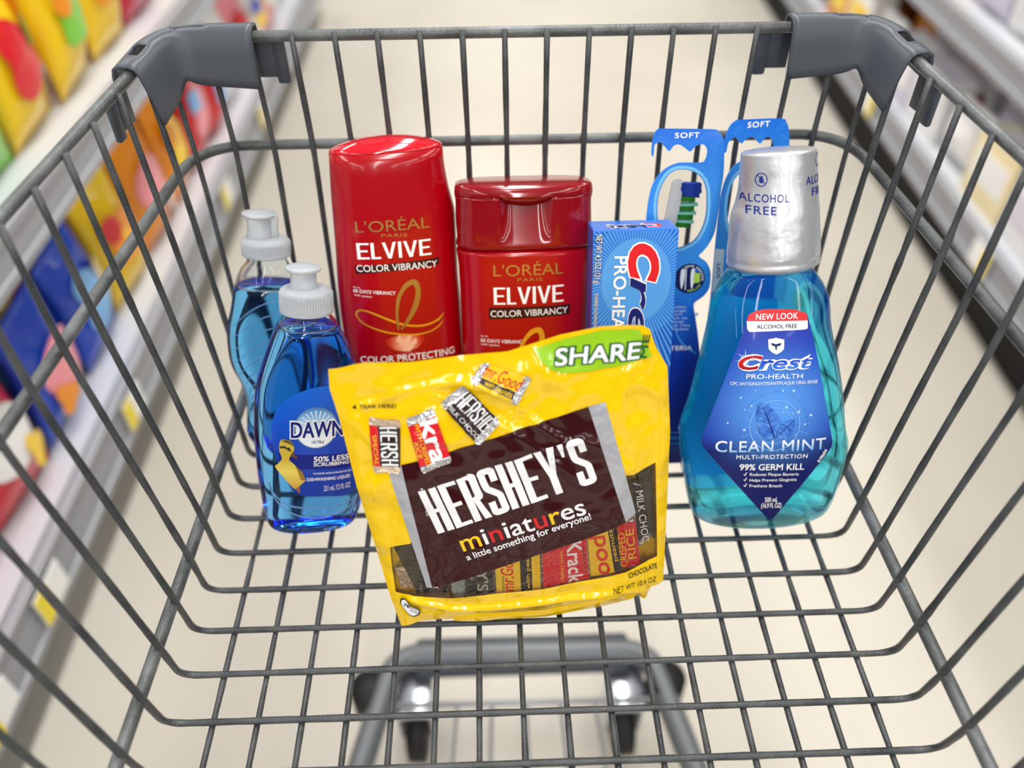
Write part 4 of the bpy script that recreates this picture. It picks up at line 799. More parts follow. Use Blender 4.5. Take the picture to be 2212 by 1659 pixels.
# ------------------------------------------------------------ mouthwash
d = DATA['mouth']
t = thing('mouthwash_bottle', 'large clear bottle of blue mouthwash with a silver cap, on the right', 'bottle', frame='mouth')
RINSE = mat('teal_mouthwash', (255, 255, 255), 0.015, trans=1.0, ior=1.36, absorb=(0.0, 0.89, 0.985, 56), clear=0.35)
rows = sorted([(v, a, b_, 24.0 - (max(0, v - 110) * 0.14)) for v, a, b_ in d['body']])
f_ = rows[0]; rows += [(3.0, f_[1] * 0.95, f_[2] * 0.95, 23), (1.0, f_[1] * 0.9, f_[2] * 0.9, 21.5), (0, f_[1] * 0.83, f_[2] * 0.83, 19)]
vt = max(r[0] for r in rows)
b = Body(rows, -24, lambda v: 2.1 + 1.3 * max(0.0, min(1.0, (v - 4) / 45)))
obj('liquid', b.mesh(0, vt + 0.5, seg=96, levels=[0, 0.5, 1, 2, 3, 5, 7] + [10 + k * (vt - 10) / 50 for k in range(51)] + [vt + 0.5]), RINSE, t)
# back label, printed blue on the side that faces the liquid
bk = Print(None, 4, mapper=lambda u, v, off: L3(u, -48 + (24 - b.row(v)[2]) - 0.15 + (abs(u) / 46) ** 3 * 4, v))
bk.poly([(-36, 14), (10, 14), (22, 48), (20, 92), (13, 128), (-20, 132), (-31, 92), (-45, 50)], mat('back_label_blue', (172, 202, 255), 0.5))
bk.build('back_label', t, label='pale blue back label seen through the liquid')
capt = sorted(d['cap']); SILVER = mat('pearl_silver_shrink_film', (206, 207, 212), 0.3, 0.55, coat=0.2, bump=(75, 0.45, 0.002))
def caprow(q): return (q[0], q[1], q[2], (q[2] - q[1]) / 2)
cr = [caprow(q) for q in capt]; tp = cr[-1]; tc = (tp[1] + tp[2]) / 2; th_ = tp[3]
cr += [(tp[0] + 1.0, tc - th_ * 0.995, tc + th_ * 0.995, th_ * 0.995), (tp[0] + 1.6, tc - th_ * 0.97, tc + th_ * 0.97, th_ * 0.97), (tp[0] + 1.5, tc - th_ * 0.86, tc + th_ * 0.86, th_ * 0.86)]
cpb = Body(cr[:-1], -24, 2.0)
capo = obj('cap', cpb.mesh(cr[0][0], tp[0] + 1.6, seg=96, levels=[cr[0][0] + k * 0.3 for k in range(8)] + [q for q in [cr[0][0] + 2.6 + k * 1.0 for k in range(int(tp[0] - cr[0][0] - 2.6))]] + [tp[0], tp[0] + 0.5, tp[0] + 0.9, tp[0] + 1.3, tp[0] + 1.6]), SILVER, t)
def oncap(u, v, off):
    a, b_, h = cpb.row(v)[:3]; c_ = (a + b_) / 2; q = c_ + max(-0.985, min(0.985, (u - c_) * 0.77 / ((b_ - a) / 2))) * (b_ - a) / 2
    return L3(q, cpb.front(q, v) + off, v)
pr = Print(None, 1.0, mapper=oncap); CAPINK = mat('cap_blue_ink', (26, 50, 140), 0.35)
for q in d['captext']:
    pass
ca = [q for q in d['captext']]
pr.text(ca[0], CAPINK, 0.012, track=1.12); pr.text(ca[1], CAPINK, 0.016, track=1.12)
ic = d['icon'][0]; pr.ring(ic, 3.2, 0.5, CAPINK); pr.poly(smoothline([(ic[0], ic[1] + 2.1), (ic[0] + 1.2, ic[1]), (ic[0] + 1.1, ic[1] - 1.2), (ic[0], ic[1] - 1.8), (ic[0] - 1.1, ic[1] - 1.2), (ic[0] - 1.2, ic[1])], 5, True), CAPINK); pr.band([(ic[0] - 2.2, ic[1] + 2.2), (ic[0] + 2.2, ic[1] - 2.2)], 0.45, CAPINK)
pr.build('cap_print', capo, 0.15)
# the same words again, wrapped further round the cap
def wrapcap(u, v, off):
    a, b_, h = cpb.row(v)[:3]; c_ = (a + b_) / 2; R = (b_ - a) / 2 + off; an = (u - 25.5) / R + math.radians(62)
    return L3(c_ + R * math.sin(an), -24 + R * math.cos(an), v)
pr = Print(None, 2, mapper=wrapcap); pr.text(('ALCOHOL', 14, 197.4, 41, 197.4, 4.2), CAPINK, 0.012, track=1.12); pr.text(('FREE', 18, 191.4, 35, 191.4, 4.2), CAPINK, 0.016, track=1.12); pr.ring((26, 208.5), 3.2, 0.5, CAPINK)
pr.build('cap_print', capo, 0.15)
LAB = gradmat('mouthwash_label_blue', [(0, (8, 16, 84)), (0.36, (10, 22, 104)), (0.43, (22, 60, 176)), (0.75, (24, 64, 190)), (1, (16, 40, 160))], 2, min(q[1] for q in d['label']) * MM, max(q[1] for q in d['label']) * MM, 0.3, 0.2, (d['ring'][0][0] * MM, 0, (d['ring'][0][1] + 11) * MM), 0.046, (96, 166, 250))
pr = Print(b.front, 4)
pr.poly(d['label'], LAB); pr.layer()
pr.poly(d['red'], mat('banner_red', (222, 26, 38), 0.3)); pr.poly(d['white'], WHITE); pr.layer()
T = d['text']; pr.text(T[0], WHITE, 0.02, track=1.05); pr.text(T[1], NAVY, 0.014)
pr.poly(d['shield'], WHITE); pr.layer(); pr.poly(d['wing'], mat('emblem_navy', (24, 40, 90), 0.3)); pr.layer()
star = T[2]; 
for k in range(14):
    a = k * math.pi / 7 + 0.2; L_ = 5.5 if k % 2 else 3.2; c_ = (T[2][1] + 3.5, T[2][2] + 5.5); pr.poly([(c_[0] + 1.0 * math.cos(a - 0.5), c_[1] + 1.0 * math.sin(a - 0.5)), (c_[0] + L_ * math.cos(a), c_[1] + L_ * math.sin(a)), (c_[0] + 1.0 * math.cos(a + 0.5), c_[1] + 1.0 * math.sin(a + 0.5))], mat('pale_sparkle_ink', (176, 208, 250), 0.3))
pr.layer()
def crest(pr, T, s_, inkr, inkb, fat, h_scale=1.0):
    st, u0, v0, u1, v1, h = T; dx, dv = (u1 - u0), (v1 - v0); f = 0.31
    C_ = ('C', u0, v0, u0 + dx * f, v0 + dv * f, h * h_scale); R_ = (st[1:], u0 + dx * (f - 0.03), v0 + dv * (f - 0.03), u1, v1, h * 0.93)
    pr.text(C_, WHITE, 0.10, 0.25, spread=s_); pr.text(R_, WHITE, 0.085, 0.25, spread=s_ * 0.6); pr.layer(); pr.text(C_, inkr, 0.04, 0.25); pr.text(R_, inkb, 0.028, 0.25); pr.layer()
crest(pr, T[2], 0.6, gradmat('logo_red', [(0, (150, 10, 20)), (0.5, (215, 20, 36)), (1, (150, 20, 30))], 2, (T[2][2] - 1) * MM, (T[2][2] + 9) * MM, 0.25), gradmat('logo_blue', [(0, (60, 130, 235)), (0.5, (26, 70, 200)), (1, (20, 50, 170))], 2, (T[2][2] - 1) * MM, (T[2][2] + 9) * MM, 0.25), 0.035)
pr.text(T[3], WHITE, 0.015); pr.text(T[4], WHITE, 0.004)
RL = mat('faint_ring_ink', (140, 190, 250), 0.3); c_ = d['ring'][0]; r1, r2 = [abs(q[0] - c_[0]) for q in d['ring'][1:]]
pr.ring(c_, r1, 0.45, RL, rv=r1 * 1.12); pr.ring(c_, r2, 0.25, mat('fainter_ring_ink', (96, 150, 230), 0.3), rv=r2 * 1.12); pr.ring(c_, r1 * 0.72, 0.3, RL, rv=r1 * 0.8)
for k in range(22):
    a = k * 2 * math.pi / 22; q0, q1 = (r1, r1 * 1.12), (r1 * (1.18 if k % 3 else 1.42), r1 * 1.12 * (1.18 if k % 3 else 1.42)); pr.band([(c_[0] + q0[0] * math.cos(a), c_[1] + q0[1] * math.sin(a)), (c_[0] + q1[0] * math.cos(a), c_[1] + q1[1] * math.sin(a))], 0.18, RL)
for k, q in enumerate(d['dots']): pr.ellipse(q, 0.35 + 0.2 * (k % 3), 0.4 + 0.2 * (k % 3), mat('pale_dot_ink', (190, 222, 255), 0.3), n=12)
pr.layer()
LEAF = mat('leaf_blue', (40, 92, 200), 0.35, var=(260, (92, 154, 238))); LEAFD = mat('leaf_dark_blue', (14, 40, 130), 0.35)
def serrate(P, n=3, k=0.35):
    out = []; m_ = len(P)
    for i in range(m_):
        a, b2 = Vector(P[i]), Vector(P[(i + 1) % m_]); t_ = b2 - a; nn = Vector((t_.y, -t_.x)).normalized() if t_.length else Vector((0, 0))
        for j in range(n): out.append(tuple(a + t_ * (j / n))); out.append(tuple(a + t_ * ((j + 0.6) / n) - nn * k * -1))
    return out
pr.poly(d['leafb'], LEAF); pr.layer(); pr.poly(d['leaf'], LEAF); pr.layer(); pr.poly(d['vein'], LEAFD)
lf = d['leaf']; tip, root_ = lf[0], lf[8]
for k in range(6):
    s0 = 0.18 + 0.13 * k; m_ = (tip[0] + (root_[0] - tip[0]) * s0, tip[1] + (root_[1] - tip[1]) * s0)
    for sd in (-1, 1): pr.band([m_, (m_[0] + sd * (2.2 + 2.4 * math.sin(math.pi * s0)), m_[1] + 2.6)], 0.22, LEAFD)
lf = d['leafb']; tip, root_ = lf[0], lf[4]; pr.band([tip, root_], 0.35, LEAFD)
for k in range(4):
    s0 = 0.2 + 0.18 * k; m_ = (tip[0] + (root_[0] - tip[0]) * s0, tip[1] + (root_[1] - tip[1]) * s0)
    pr.band([m_, (m_[0] - 2.6, m_[1] + 1.6)], 0.2, LEAFD); pr.band([m_, (m_[0] + 1.6, m_[1] - 2.6)], 0.2, LEAFD)
pr.layer()
MINT = gradmat('mint_letter_blend', [(0, (110, 180, 245)), (0.55, (225, 240, 255)), (1, (255, 255, 255))], 2, (T[5][2] - 1.5) * MM, (T[5][2] + T[5][5] - 1) * MM, 0.3)
pr.text(T[5], MINT, 0.016, track=1.08); pr.text(T[6], WHITE, 0.012, track=1.15); pr.text(T[7], WHITE, 0.022)
for k in (8, 9, 10): pr.text(T[k], WHITE, 0.008)
for q in d['checks']: pr.band([(q[0] - 0.7, q[1]), (q[0] - 0.1, q[1] - 0.8), (q[0] + 0.9, q[1] + 1.2)], 0.5, WHITE)
pr.text(T[11], WHITE, 0.01); pr.text(T[12], WHITE, 0.01); pr.text(T[13], WHITE, 0.02)
pr.build('front_label', t, 0.3)

# ------------------------------------------------------------ toothpaste carton
d = DATA['tube']; F = d['face']; ul, ur = -22.6, 24.3; vt = F[0][1] - 0.4
t = thing('toothpaste_box', 'upright blue toothpaste carton with a red and navy logo, behind the green pouch corner', 'box', frame='tube')
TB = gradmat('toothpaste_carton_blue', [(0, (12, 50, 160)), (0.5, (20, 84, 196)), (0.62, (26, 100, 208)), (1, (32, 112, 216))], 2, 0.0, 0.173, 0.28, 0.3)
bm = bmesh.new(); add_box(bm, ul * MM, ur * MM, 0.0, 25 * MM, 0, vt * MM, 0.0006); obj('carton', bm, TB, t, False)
clip = [((ul + 0.4, 0, 0), (-1, 0, 0)), ((ur - 0.4, 0, 0), (1, 0, 0)), ((0, vt - 0.6, 0), (0, 1, 0))]
pr = Print(lambda u, v: 0.0, 0, clip=clip)
cc = (2.0, 141.0)
pr.ellipse(cc, 29, 33, mat('carton_mid_blue', (46, 128, 224), 0.3)); pr.layer()
pr.ellipse(cc, 19.5, 24, mat('carton_light_blue', (84, 160, 236), 0.3)); pr.layer()
RAY = mat('carton_ray_ink', (104, 176, 242), 0.3)
for k in range(96):
    a = 2 * math.pi * k / 96; r0, r1 = 17, 50
    pr.poly([(cc[0] + r0 * math.cos(a - 0.008), cc[1] + r0 * 1.15 * math.sin(a - 0.008)), (cc[0] + r1 * math.cos(a - 0.011), cc[1] + r1 * 1.15 * math.sin(a - 0.011)), (cc[0] + r1 * math.cos(a + 0.011), cc[1] + r1 * 1.15 * math.sin(a + 0.011)), (cc[0] + r0 * math.cos(a + 0.008), cc[1] + r0 * 1.15 * math.sin(a + 0.008))], RAY)
pr.layer()
pr.text(d['text'][0], NAVY, 0.075); pr.text(d['text'][1], NAVY, 0.07); pr.layer(); pr.text(d['text'][0], WHITE, 0.004); pr.text(d['text'][1], WHITE, 0.004)
pr.text(d['text'][2], WHITE, 0.025); pr.layer()
def crest_v(pr, T):
    st, u0, v0, u1, v1, h = T
    C_ = ('C', -1.5, 162.0, -1.5, 140.0, 15.5); R_ = ('rest', -1.0, 142.5, -1.6, 74.0, 13.5)
    pr.text(C_, WHITE, 0.10, 0.2, spread=0.9); pr.text(R_, WHITE, 0.058, 0.2, spread=0.6); pr.layer()
    pr.text(C_, REDINK, 0.06, 0.2); pr.text(R_, mat('logo_navy', (12, 24, 110), 0.3), 0.03, 0.2); pr.layer()
crest_v(pr, d['text'][3])
pr.build('front_print', t, 0.08)
pr = Print(None, 0, mapper=lambda u, v, off: Vector((u * MM, (12.5 - v) * MM, (vt + off) * MM)))
pr.text(('tserC'[::-1], 16, 6.5, -14, 6.5, 9.0), WHITE, 0.1, 0.2, spread=0.5); pr.layer(); pr.text(('C', 16, 6.5, 7.5, 6.5, 9.5), REDINK, 0.05, 0.2); pr.text(('rest', 8, 6.5, -14, 6.5, 8.5), NAVY, 0.04, 0.2)
pr.build('end_flap_print', t, 0.08)

# ------------------------------------------------------------ toothbrush packs
d = DATA['card']
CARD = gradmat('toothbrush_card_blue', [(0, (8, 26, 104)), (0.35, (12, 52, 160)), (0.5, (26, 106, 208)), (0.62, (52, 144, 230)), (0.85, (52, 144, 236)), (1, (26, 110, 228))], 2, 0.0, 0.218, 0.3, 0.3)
GERM = mat('germ_outline_ink', (66, 160, 240), 0.3); RINGL = mat('light_ring_ink', (120, 200, 250), 0.3)
def germs(pr, pts):
    for u, v, a, L_ in pts:
        ca, sa = math.cos(a), math.sin(a); q = []
        for k in range(24):
            th = 2 * math.pi * k / 24; x = 1.0 * math.cos(th) + (L_ / 2 if math.cos(th) > 0 else -L_ / 2); y = 1.0 * math.sin(th); q.append((u + x * ca - y * sa, v + x * sa + y * ca))
        if any((not inside(x, y, out)) or inside(x, y, hole) for x, y in q): continue
        pr.band(q, 0.35, GERM, True)
def brush(t, head, tufts, w0):
    hb = sheet([smoothline(head, 5, True)], 3.2)
    for v in hb.verts: v.co.y -= w0 * MM
    g = obj('brush_head', hb, mat('white_brush_plastic', (240, 242, 246), 0.25, coat=0.4), t, False)
    md = g.modifiers.new('round', 'BEVEL'); md.width = 0.0011; md.segments = 3; md.limit_method = 'ANGLE'
    cols = [mat('blue_bristle', (20, 70, 190), 0.5), mat('blue_bristle', (20, 70, 190), 0.5), mat('blue_bristle', (20, 70, 190), 0.5), mat('green_bristle', (40, 150, 40), 0.5), mat('mint_bristle', (150, 226, 216), 0.5)]
    for k in range(0, len(tufts) - 1, 2):
        a, b_ = tufts[k], tufts[k + 1]; m = cols[k // 2] if k < 6 else (cols[3] if (k // 2) % 2 else cols[4])
        bm = bmesh.new()
        for z in (-2.0, -0.7, 0.7, 2.0):
            for dv in ((-0.9, 0, 0.9) if k < 6 or (k // 2) % 2 else (-0.5, 0.3)):
                add_tube(bm, [L3(a[0] - 0.5, w0 + z, a[1] + dv), L3(b_[0], w0 + z, b_[1] + dv)], 0.5 * MM, 6)
        obj('bristle_tuft', bm, m, g)
    return g
t = thing('toothbrush_pack', 'blue die-cut toothbrush card with a white brush head showing in its window', 'toothbrush pack', group='toothbrush packs', frame='card')
out = smoothline(d['hook'], 4)[:0:-1] + smoothline(d['out'], 4) + [(17, 2), (-26, 2)]
hole = smoothline(d['hole'], 6, True)
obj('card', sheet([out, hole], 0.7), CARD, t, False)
pr = Print(lambda u, v: 0.35, 0)
hc = (sum(p[0] for p in hole) / len(hole), sum(p[1] for p in hole) / len(hole))
pr.band([((p[0] - hc[0]) * 1.1 + hc[0], (p[1] - hc[1]) * 1.06 + hc[1]) for p in hole], 1.7, RINGL, True)
pr.layer(); germs(pr, [(-11, 214, 0.9, 3), (-15, 209.5, -0.5, 3), (9, 211, 0.6, 3), (14, 204, -0.9, 3), (12, 190, 0.35, 4), (6, 197, 1.2, 4), (14, 197, 0.8, 2), (16, 207.5, 0.5, 1)])
pr.text(d['text'][0], WHITE, 0.045, track=1.15)
bc = d['badge'][0]; R_ = 9.2; pr.ellipse(bc, R_, R_, mat('badge_navy', (10, 20, 84), 0.3)); pr.layer()
pr.band([(bc[0] - 2.2, bc[1] - 7), (bc[0] - 2.2, bc[1] + 6.5)], 0.5, WHITE)
for dx, col in ((-4.3, (236, 236, 240)), (1.8, (236, 236, 240))):
    pr.poly(smoothline([(bc[0] + dx - 0.2, bc[1] - 6.5), (bc[0] + dx + 1.2, bc[1] - 1), (bc[0] + dx + 1.4, bc[1] + 5), (bc[0] + dx + 0.4, bc[1] + 6.2), (bc[0] + dx - 1, bc[1] + 5), (bc[0] + dx - 1.2, bc[1] - 1)], 4, True), mat('mini_brush_white', col, 0.3))
pr.layer(); pr.poly([(bc[0] + 2.6, bc[1] + 3.6), (bc[0] + 6.2, bc[1] + 3.0), (bc[0] + 6.2, bc[1] - 2.6), (bc[0] + 2.4, bc[1] - 3)], mat('mini_bristle_lime', (178, 214, 80), 0.3)); pr.poly([(bc[0] + 2.8, bc[1] + 5.6), (bc[0] + 5.6, bc[1] + 5.2), (bc[0] + 5.6, bc[1] + 3.9), (bc[0] + 2.8, bc[1] + 3.9)], mat('mini_bristle_blue', (40, 110, 220), 0.3))
pr.layer()
# words running round the badge
word = 'AGING INDICATOR'
for k, ch in enumerate(word):
    if ch == ' ': continue
    a = math.radians(112 - k * 8.6); r = R_ - 2.1; p = (bc[0] + r * math.cos(a), bc[1] + r * math.sin(a)); q = (math.sin(a), -math.cos(a)); hw = 0.62 if ch != 'I' else 0.2
    pr.text((ch, p[0] - q[0] * hw, p[1] - q[1] * hw, p[0] + q[0] * hw, p[1] + q[1] * hw, 1.35), WHITE, 0.01)
for k, ch in enumerate('REPLACE'):
    a = math.radians(-92 + k * 9.5); r = R_ - 1.0; p = (bc[0] + r * math.cos(a), bc[1] + r * math.sin(a)); q = (-math.sin(a), math.cos(a))
    pr.text((ch, p[0] - q[0] * 0.62, p[1] - q[1] * 0.62, p[0] + q[0] * 0.62, p[1] + q[1] * 0.62, 1.3), mat('lime_ink', (190, 220, 60), 0.3), 0.01)
pr.text(d['text'][2], WHITE, 0.02); pr.text(d['text'][3], mat('pale_blue_ink', (190, 214, 246), 0.3), 0.015)
for q in d['text'][5:]: pr.text(q, mat('soft_white_ink', (200, 222, 246), 0.35), 0.0)
pr.ring((7.5, 114), 2.2, 0.25, GERM); pr.ring((10.5, 106), 0.7, 0.9, mat('pale_dot_ink', (190, 222, 255), 0.3)); pr.band(smoothline([(-2, 102), (-1, 94), (4, 86), (12, 80)], 6), 0.9, GERM)
pr.band([(-12, 17), (16, 17)], 0.5, GERM); pr.band([(-12, 25), (16, 25)], 0.5, GERM)
for k in range(9): pr.ring((-10 + k * 3, 21), 1.1, 0.4, GERM, 12)
pr.build('card_print', t, 0.06)
brush(t, d['head'] + [], d['br'], -1.5)
bl = sheet([smoothline([((p[0] - hc[0]) * 1.02 + hc[0], (p[1] - hc[1]) * 1.02 + hc[1]) for p in d['hole']], 6, True)], 0.2)
for v in bl.verts: v.co.y -= 0.9 * MM
obj('blister_window', bl, film('clear_blister', 0.05), t, False)

d = DATA['cardb']
t = thing('toothbrush_pack', 'blue toothbrush card standing behind the silver mouthwash cap', 'toothbrush pack', group='toothbrush packs', frame='cardb')
out = smoothline(d['hook'], 4)[:0:-1] + smoothline(d['out'], 4) + [(20, 2), (-20, 2)]
hole = smoothline(d['hole'], 6, True)
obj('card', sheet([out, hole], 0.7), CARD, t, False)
pr = Print(lambda u, v: 0.35, 0); germs(pr, [(-12.5, 208, 0.9, 3), (-14, 204.5, -0.6, 3), (16, 208.5, 0.7, 3.4), (18, 202.5, -0.9, 1.4), (3, 204.5, 0.9, 1.4)])
hc = (sum(p[0] for p in hole) / len(hole), sum(p[1] for p in hole) / len(hole))
pr.band([((p[0] - hc[0]) * 1.1 + hc[0], (p[1] - hc[1]) * 1.06 + hc[1]) for p in hole], 1.7, RINGL, True)
pr.text(d['text'][0], WHITE, 0.045, track=1.15); pr.poly(d['tag'], mat('grey_tag_ink', (196, 206, 220), 0.4)); pr.layer(); pr.text(d['text'][1], NAVY, 0.03, track=1.1)
pr.build('card_print', t, 0.06)
dc = DATA['card']; dx, dv = hc[0] + 3.5, hc[1] - 172
mvq = lambda P: [(u + dx, v + dv) for u, v in P]
brush(t, mvq(dc['head']), mvq(dc['br']), -1.5)
# ------------------------------------------------------------ the yellow candy pouch
d = DATA['pouch']
t = thing('candy_pouch', 'shiny yellow stand-up pouch of mini chocolate bars, at the front', 'candy pouch', frame='pouch')
YEL = mat('yellow_pouch_film', (252, 206, 4), 0.12, coat=0.6, spec=0.45, bump=(38, 1.0, 0.006))
def along(P, key, x):
    Q = sorted(P, key=lambda q: q[key]); o = 1 - key
    if x <= Q[0][key]: return Q[0][o]
    for a, b_ in zip(Q, Q[1:]):
        if a[key] <= x <= b_[key]: return a[o] + (b_[o] - a[o]) * (x - a[key]) / max(1e-6, b_[key] - a[key])
    return Q[-1][o]
PT, PR_, PB, PL = d['top'], d['right'], d['bottom'], d['left']
uL = lambda v: along(PL, 1, v); uR = lambda v: along(PR_, 1, v); vT = lambda u: along(PT, 0, u); vB = lambda u: along(PB, 0, u)
def st(u, v):
    a, b_ = uL(v), uR(v); s_ = min(1, max(0, (u - a) / (b_ - a))); c_, e = vB(u), vT(u); return s_, min(1, max(0, (v - c_) / (e - c_)))
def seg_d(p, P):
    best = 1e9
    for a, b_ in zip(P, P[1:]):
        dx, dy = b_[0] - a[0], b_[1] - a[1]; k = max(0, min(1, ((p[0] - a[0]) * dx + (p[1] - a[1]) * dy) / (dx * dx + dy * dy))); best = min(best, math.hypot(p[0] - a[0] - k * dx, p[1] - a[1] - k * dy))
    return best
CREASE = [([(-62, 146), (-40, 152), (-18, 153), (0, 148)], 0.9, 2.2), ([(-66, 140), (-60, 120), (-66, 95)], 0.8, 2.5), ([(-40, 128), (-22, 122), (-5, 138), (2, 125)], 0.7, 2.0), ([(-12, 150), (8, 142), (16, 128), (28, 118)], 0.9, 2.0), ([(2, 128), (22, 108), (36, 92)], 0.8, 1.8), ([(24, 112), (40, 116), (58, 100), (62, 92)], 0.8, 2.0), ([(28, 155), (20, 140), (6, 132)], 0.6, 1.8), ([(66, 150), (58, 128), (62, 112)], 0.7, 2.0), ([(-58, 60), (-66, 52), (-60, 40)], 0.8, 2.0), ([(-30, 148), (-10, 138), (10, 152)], 0.6, 1.6), ([(70, 140), (78, 132)], 0.8, 2.5)]
def pw(u, v):
    s_, t_ = st(u, v)
    e = max(0.0, min(1.0, min(s_, 1 - s_) / 0.30)); e = math.sin(e * math.pi / 2) ** 0.8
    g = math.sin(min(1, max(0, (1 - t_)) / 0.55) * math.pi / 2) if t_ > 0.45 else 1.0
    low = 1.0 if t_ > 0.22 else 0.55 + 0.45 * math.sin(t_ / 0.22 * math.pi / 2)
    w = -7 + 9 * e * g * low
    p = Vector((u, v, 0)); amp = 0.35 + 0.9 * max(0, min(1, (t_ - 0.35) / 0.4))
    inn = max(0.0, min(1, min(s_, 1 - s_) / 0.06)) * max(0, min(1, (1 - t_) / 0.07))
    w += amp * inn * (1.1 * noise.noise(p / 21) + 0.65 * noise.noise(p / 9 + Vector((3, 1, 0))) + 0.12 * abs(noise.noise(p / 5 + Vector((8, 2, 0)))))
    for P, a, wd in CREASE:
        if abs(u - P[0][0]) > 60: continue
        q = seg_d((u, v), P)
        if q < 6: w += 1.25 * a * math.exp(-(q / (wd * 1.0)) ** 2) * inn
    q = seg_d((u, v), d['foldA'])
    if q < 9: w += 2.4 * math.exp(-(q / 2.2) ** 2) * min(1, s_ / 0.1) * min(1, (1 - s_) / 0.05)
    if v < 16 and -44 < u < 72:
        q = seg_d((u, v), d['foldB'])
        if q < 8: w -= 2.4 * math.exp(-(q / 1.6) ** 2)
    # heat-sealed side bands and top band
    if s_ < 0.075: w += 0.8 * math.sin(min(1, s_ / 0.07) * math.pi)
    if s_ > 0.94: w += 0.8 * math.sin(min(1, (1 - s_) / 0.06) * math.pi)
    if v < 12: w -= 0.35 * (12 - v)*max(0, min(1, (s_) / 0.2))*max(0, min(1, (1 - s_) / 0.1))
    return w
def coons(n, m):
    def samp(P, k, flip=False):
        Q = [Vector((q[0], q[1])) for q in P]; L_ = [0]
        for a, b_ in zip(Q, Q[1:]): L_.append(L_[-1] + (b_ - a).length)
        out = []
        for i in range(k + 1):
            x = L_[-1] * i / k; j = max(0, min(len(L_) - 2, next((q for q in range(len(L_) - 1) if L_[q + 1] >= x - 1e-9), len(L_) - 2))); out.append(Q[j].lerp(Q[j + 1], (x - L_[j]) / max(1e-9, L_[j + 1] - L_[j])))
        return out
    B, T_ = samp(PB, n), samp(PT, n); Lf = samp(PL[::-1], m); Rt = samp(PR_[::-1], m); G = []
    for j in range(m + 1):
        y = j / m; row = []
        for i in range(n + 1):
            x = i / n; row.append((1 - y) * B[i] + y * T_[i] + (1 - x) * Lf[j] + x * Rt[j] - ((1 - x) * (1 - y) * B[0] + x * (1 - y) * B[n] + (1 - x) * y * T_[0] + x * y * T_[n]))
        G.append(row)
    return G
G = coons(110, 120)
bm = bmesh.new(); V_ = [[bm.verts.new((p.x, p.y, 0)) for p in row] for row in G]
for j in range(120):
    for i in range(110): bm.faces.new((V_[j][i], V_[j][i + 1], V_[j + 1][i + 1], V_[j + 1][i]))
W = d['win']
for a, b_ in zip(W, W[1:] + W[:1]):
    x0, x1 = min(a[0], b_[0]) - 3, max(a[0], b_[0]) + 3; y0, y1 = min(a[1], b_[1]) - 3, max(a[1], b_[1]) + 3
    fs = [f for f in bm.faces if x0 < f.calc_center_median().x < x1 and y0 < f.calc_center_median().y < y1]
    ge = list({e for f in fs for e in f.edges}); gv = list({v for f in fs for v in f.verts})
    bmesh.ops.bisect_plane(bm, geom=fs + ge + gv, plane_co=(a[0], a[1], 0), plane_no=(b_[1] - a[1], a[0] - b_[0], 0))
bm2 = bm.copy()
bmesh.ops.delete(bm, geom=[f for f in bm.faces if inside(f.calc_center_median().x, f.calc_center_median().y, W)], context='FACES')
bmesh.ops.delete(bm2, geom=[f for f in bm2.faces if not inside(f.calc_center_median().x, f.calc_center_median().y, W)], context='FACES')
for b3 in (bm, bm2):
    for v in b3.verts: v.co = L3(v.co.x, pw(v.co.x, v.co.y), v.co.y)
obj('pouch_front', bm, YEL, t)
obj('clear_window', bm2, film('clear_pouch_window', 0.07, (252, 250, 244), 0.05, (110, 0.6, 0.002)), t, label='clear window showing the bars inside')
# back wall of the pouch
bm = bmesh.new(); n, m = 40, 44; Gb = coons(n, m); V_ = []
for j in range(m + 1):
    row = []
    for i in range(n + 1):
        p = Gb[j][i]; s_, t_ = i / n, j / m; e = math.sin(min(1, min(s_, 1 - s_) / 0.3) * math.pi / 2); g = math.sin(min(1, (1 - t_) / 0.6) * math.pi / 2)
        base = pw(p.x, p.y) if i in (0, n) or j in (0, m) else -8.4
        row.append(bm.verts.new(L3(p.x, base - 15 * e * g * (0.35 + 0.65 * min(1, t_ / 0.25)), p.y + (2.5 * e * (1 - t_) ** 6 if j else 0))))
    V_.append(row)
for j in range(m):
    for i in range(n): bm.faces.new((V_[j][i], V_[j][i + 1], V_[j + 1][i + 1], V_[j + 1][i]))
obj('pouch_back', bm, YEL, t)

BR = mat('chocolate_brown_print', (56, 14, 18), 0.14, coat=0.3, spec=0.35, bump=(38, 1.0, 0.006)); SIL = mat('silver_print', (190, 192, 200), 0.25, 0.35, coat=0.4, bump=(95, 0.4, 0.0022)); DKB = mat('dark_wrapper_print', (44, 26, 28), 0.3, coat=0.4)
FOIL = mat('crinkled_foil', (214, 214, 218), 0.16, 0.9, bump=(420, 0.8, 0.002)); CREAMF = mat('cream_foil', (232, 206, 180), 0.25, 0.5, bump=(420, 0.8, 0.002))
PRED = mat('wrapper_red', (222, 26, 40), 0.25, coat=0.4); PYEL = mat('wrapper_yellow', (250, 206, 22), 0.25, coat=0.4); PORA = mat('wrapper_orange_red', (232, 62, 24), 0.3, coat=0.3); PW = mat('pouch_white', (246, 246, 248), 0.28, coat=0.5, bump=(95, 0.4, 0.0022))
pr = Print(pw, 1.2)
pr.poly(d['green'], mat('lime_green_print', (156, 208, 30), 0.25, coat=0.5)); pr.poly(d['silverL'], SIL); pr.poly(d['silverR'], SIL); pr.layer(0.14); pr.poly(d['brown'], BR); pr.layer(0.14)
T = d['text']
block(pr, "HERSHEY'S", T[0][1:], PW, 0.41, 0.10, {'Y': 1.12}); pr.letters(T[1], [PYEL, PW, PRED, PW, PW, PW, PRED, PYEL, PW, PW], bold=0.012, track=1.06)
pr.text(T[2], PW, 0.02); pr.text(T[3], PW, 0.0)
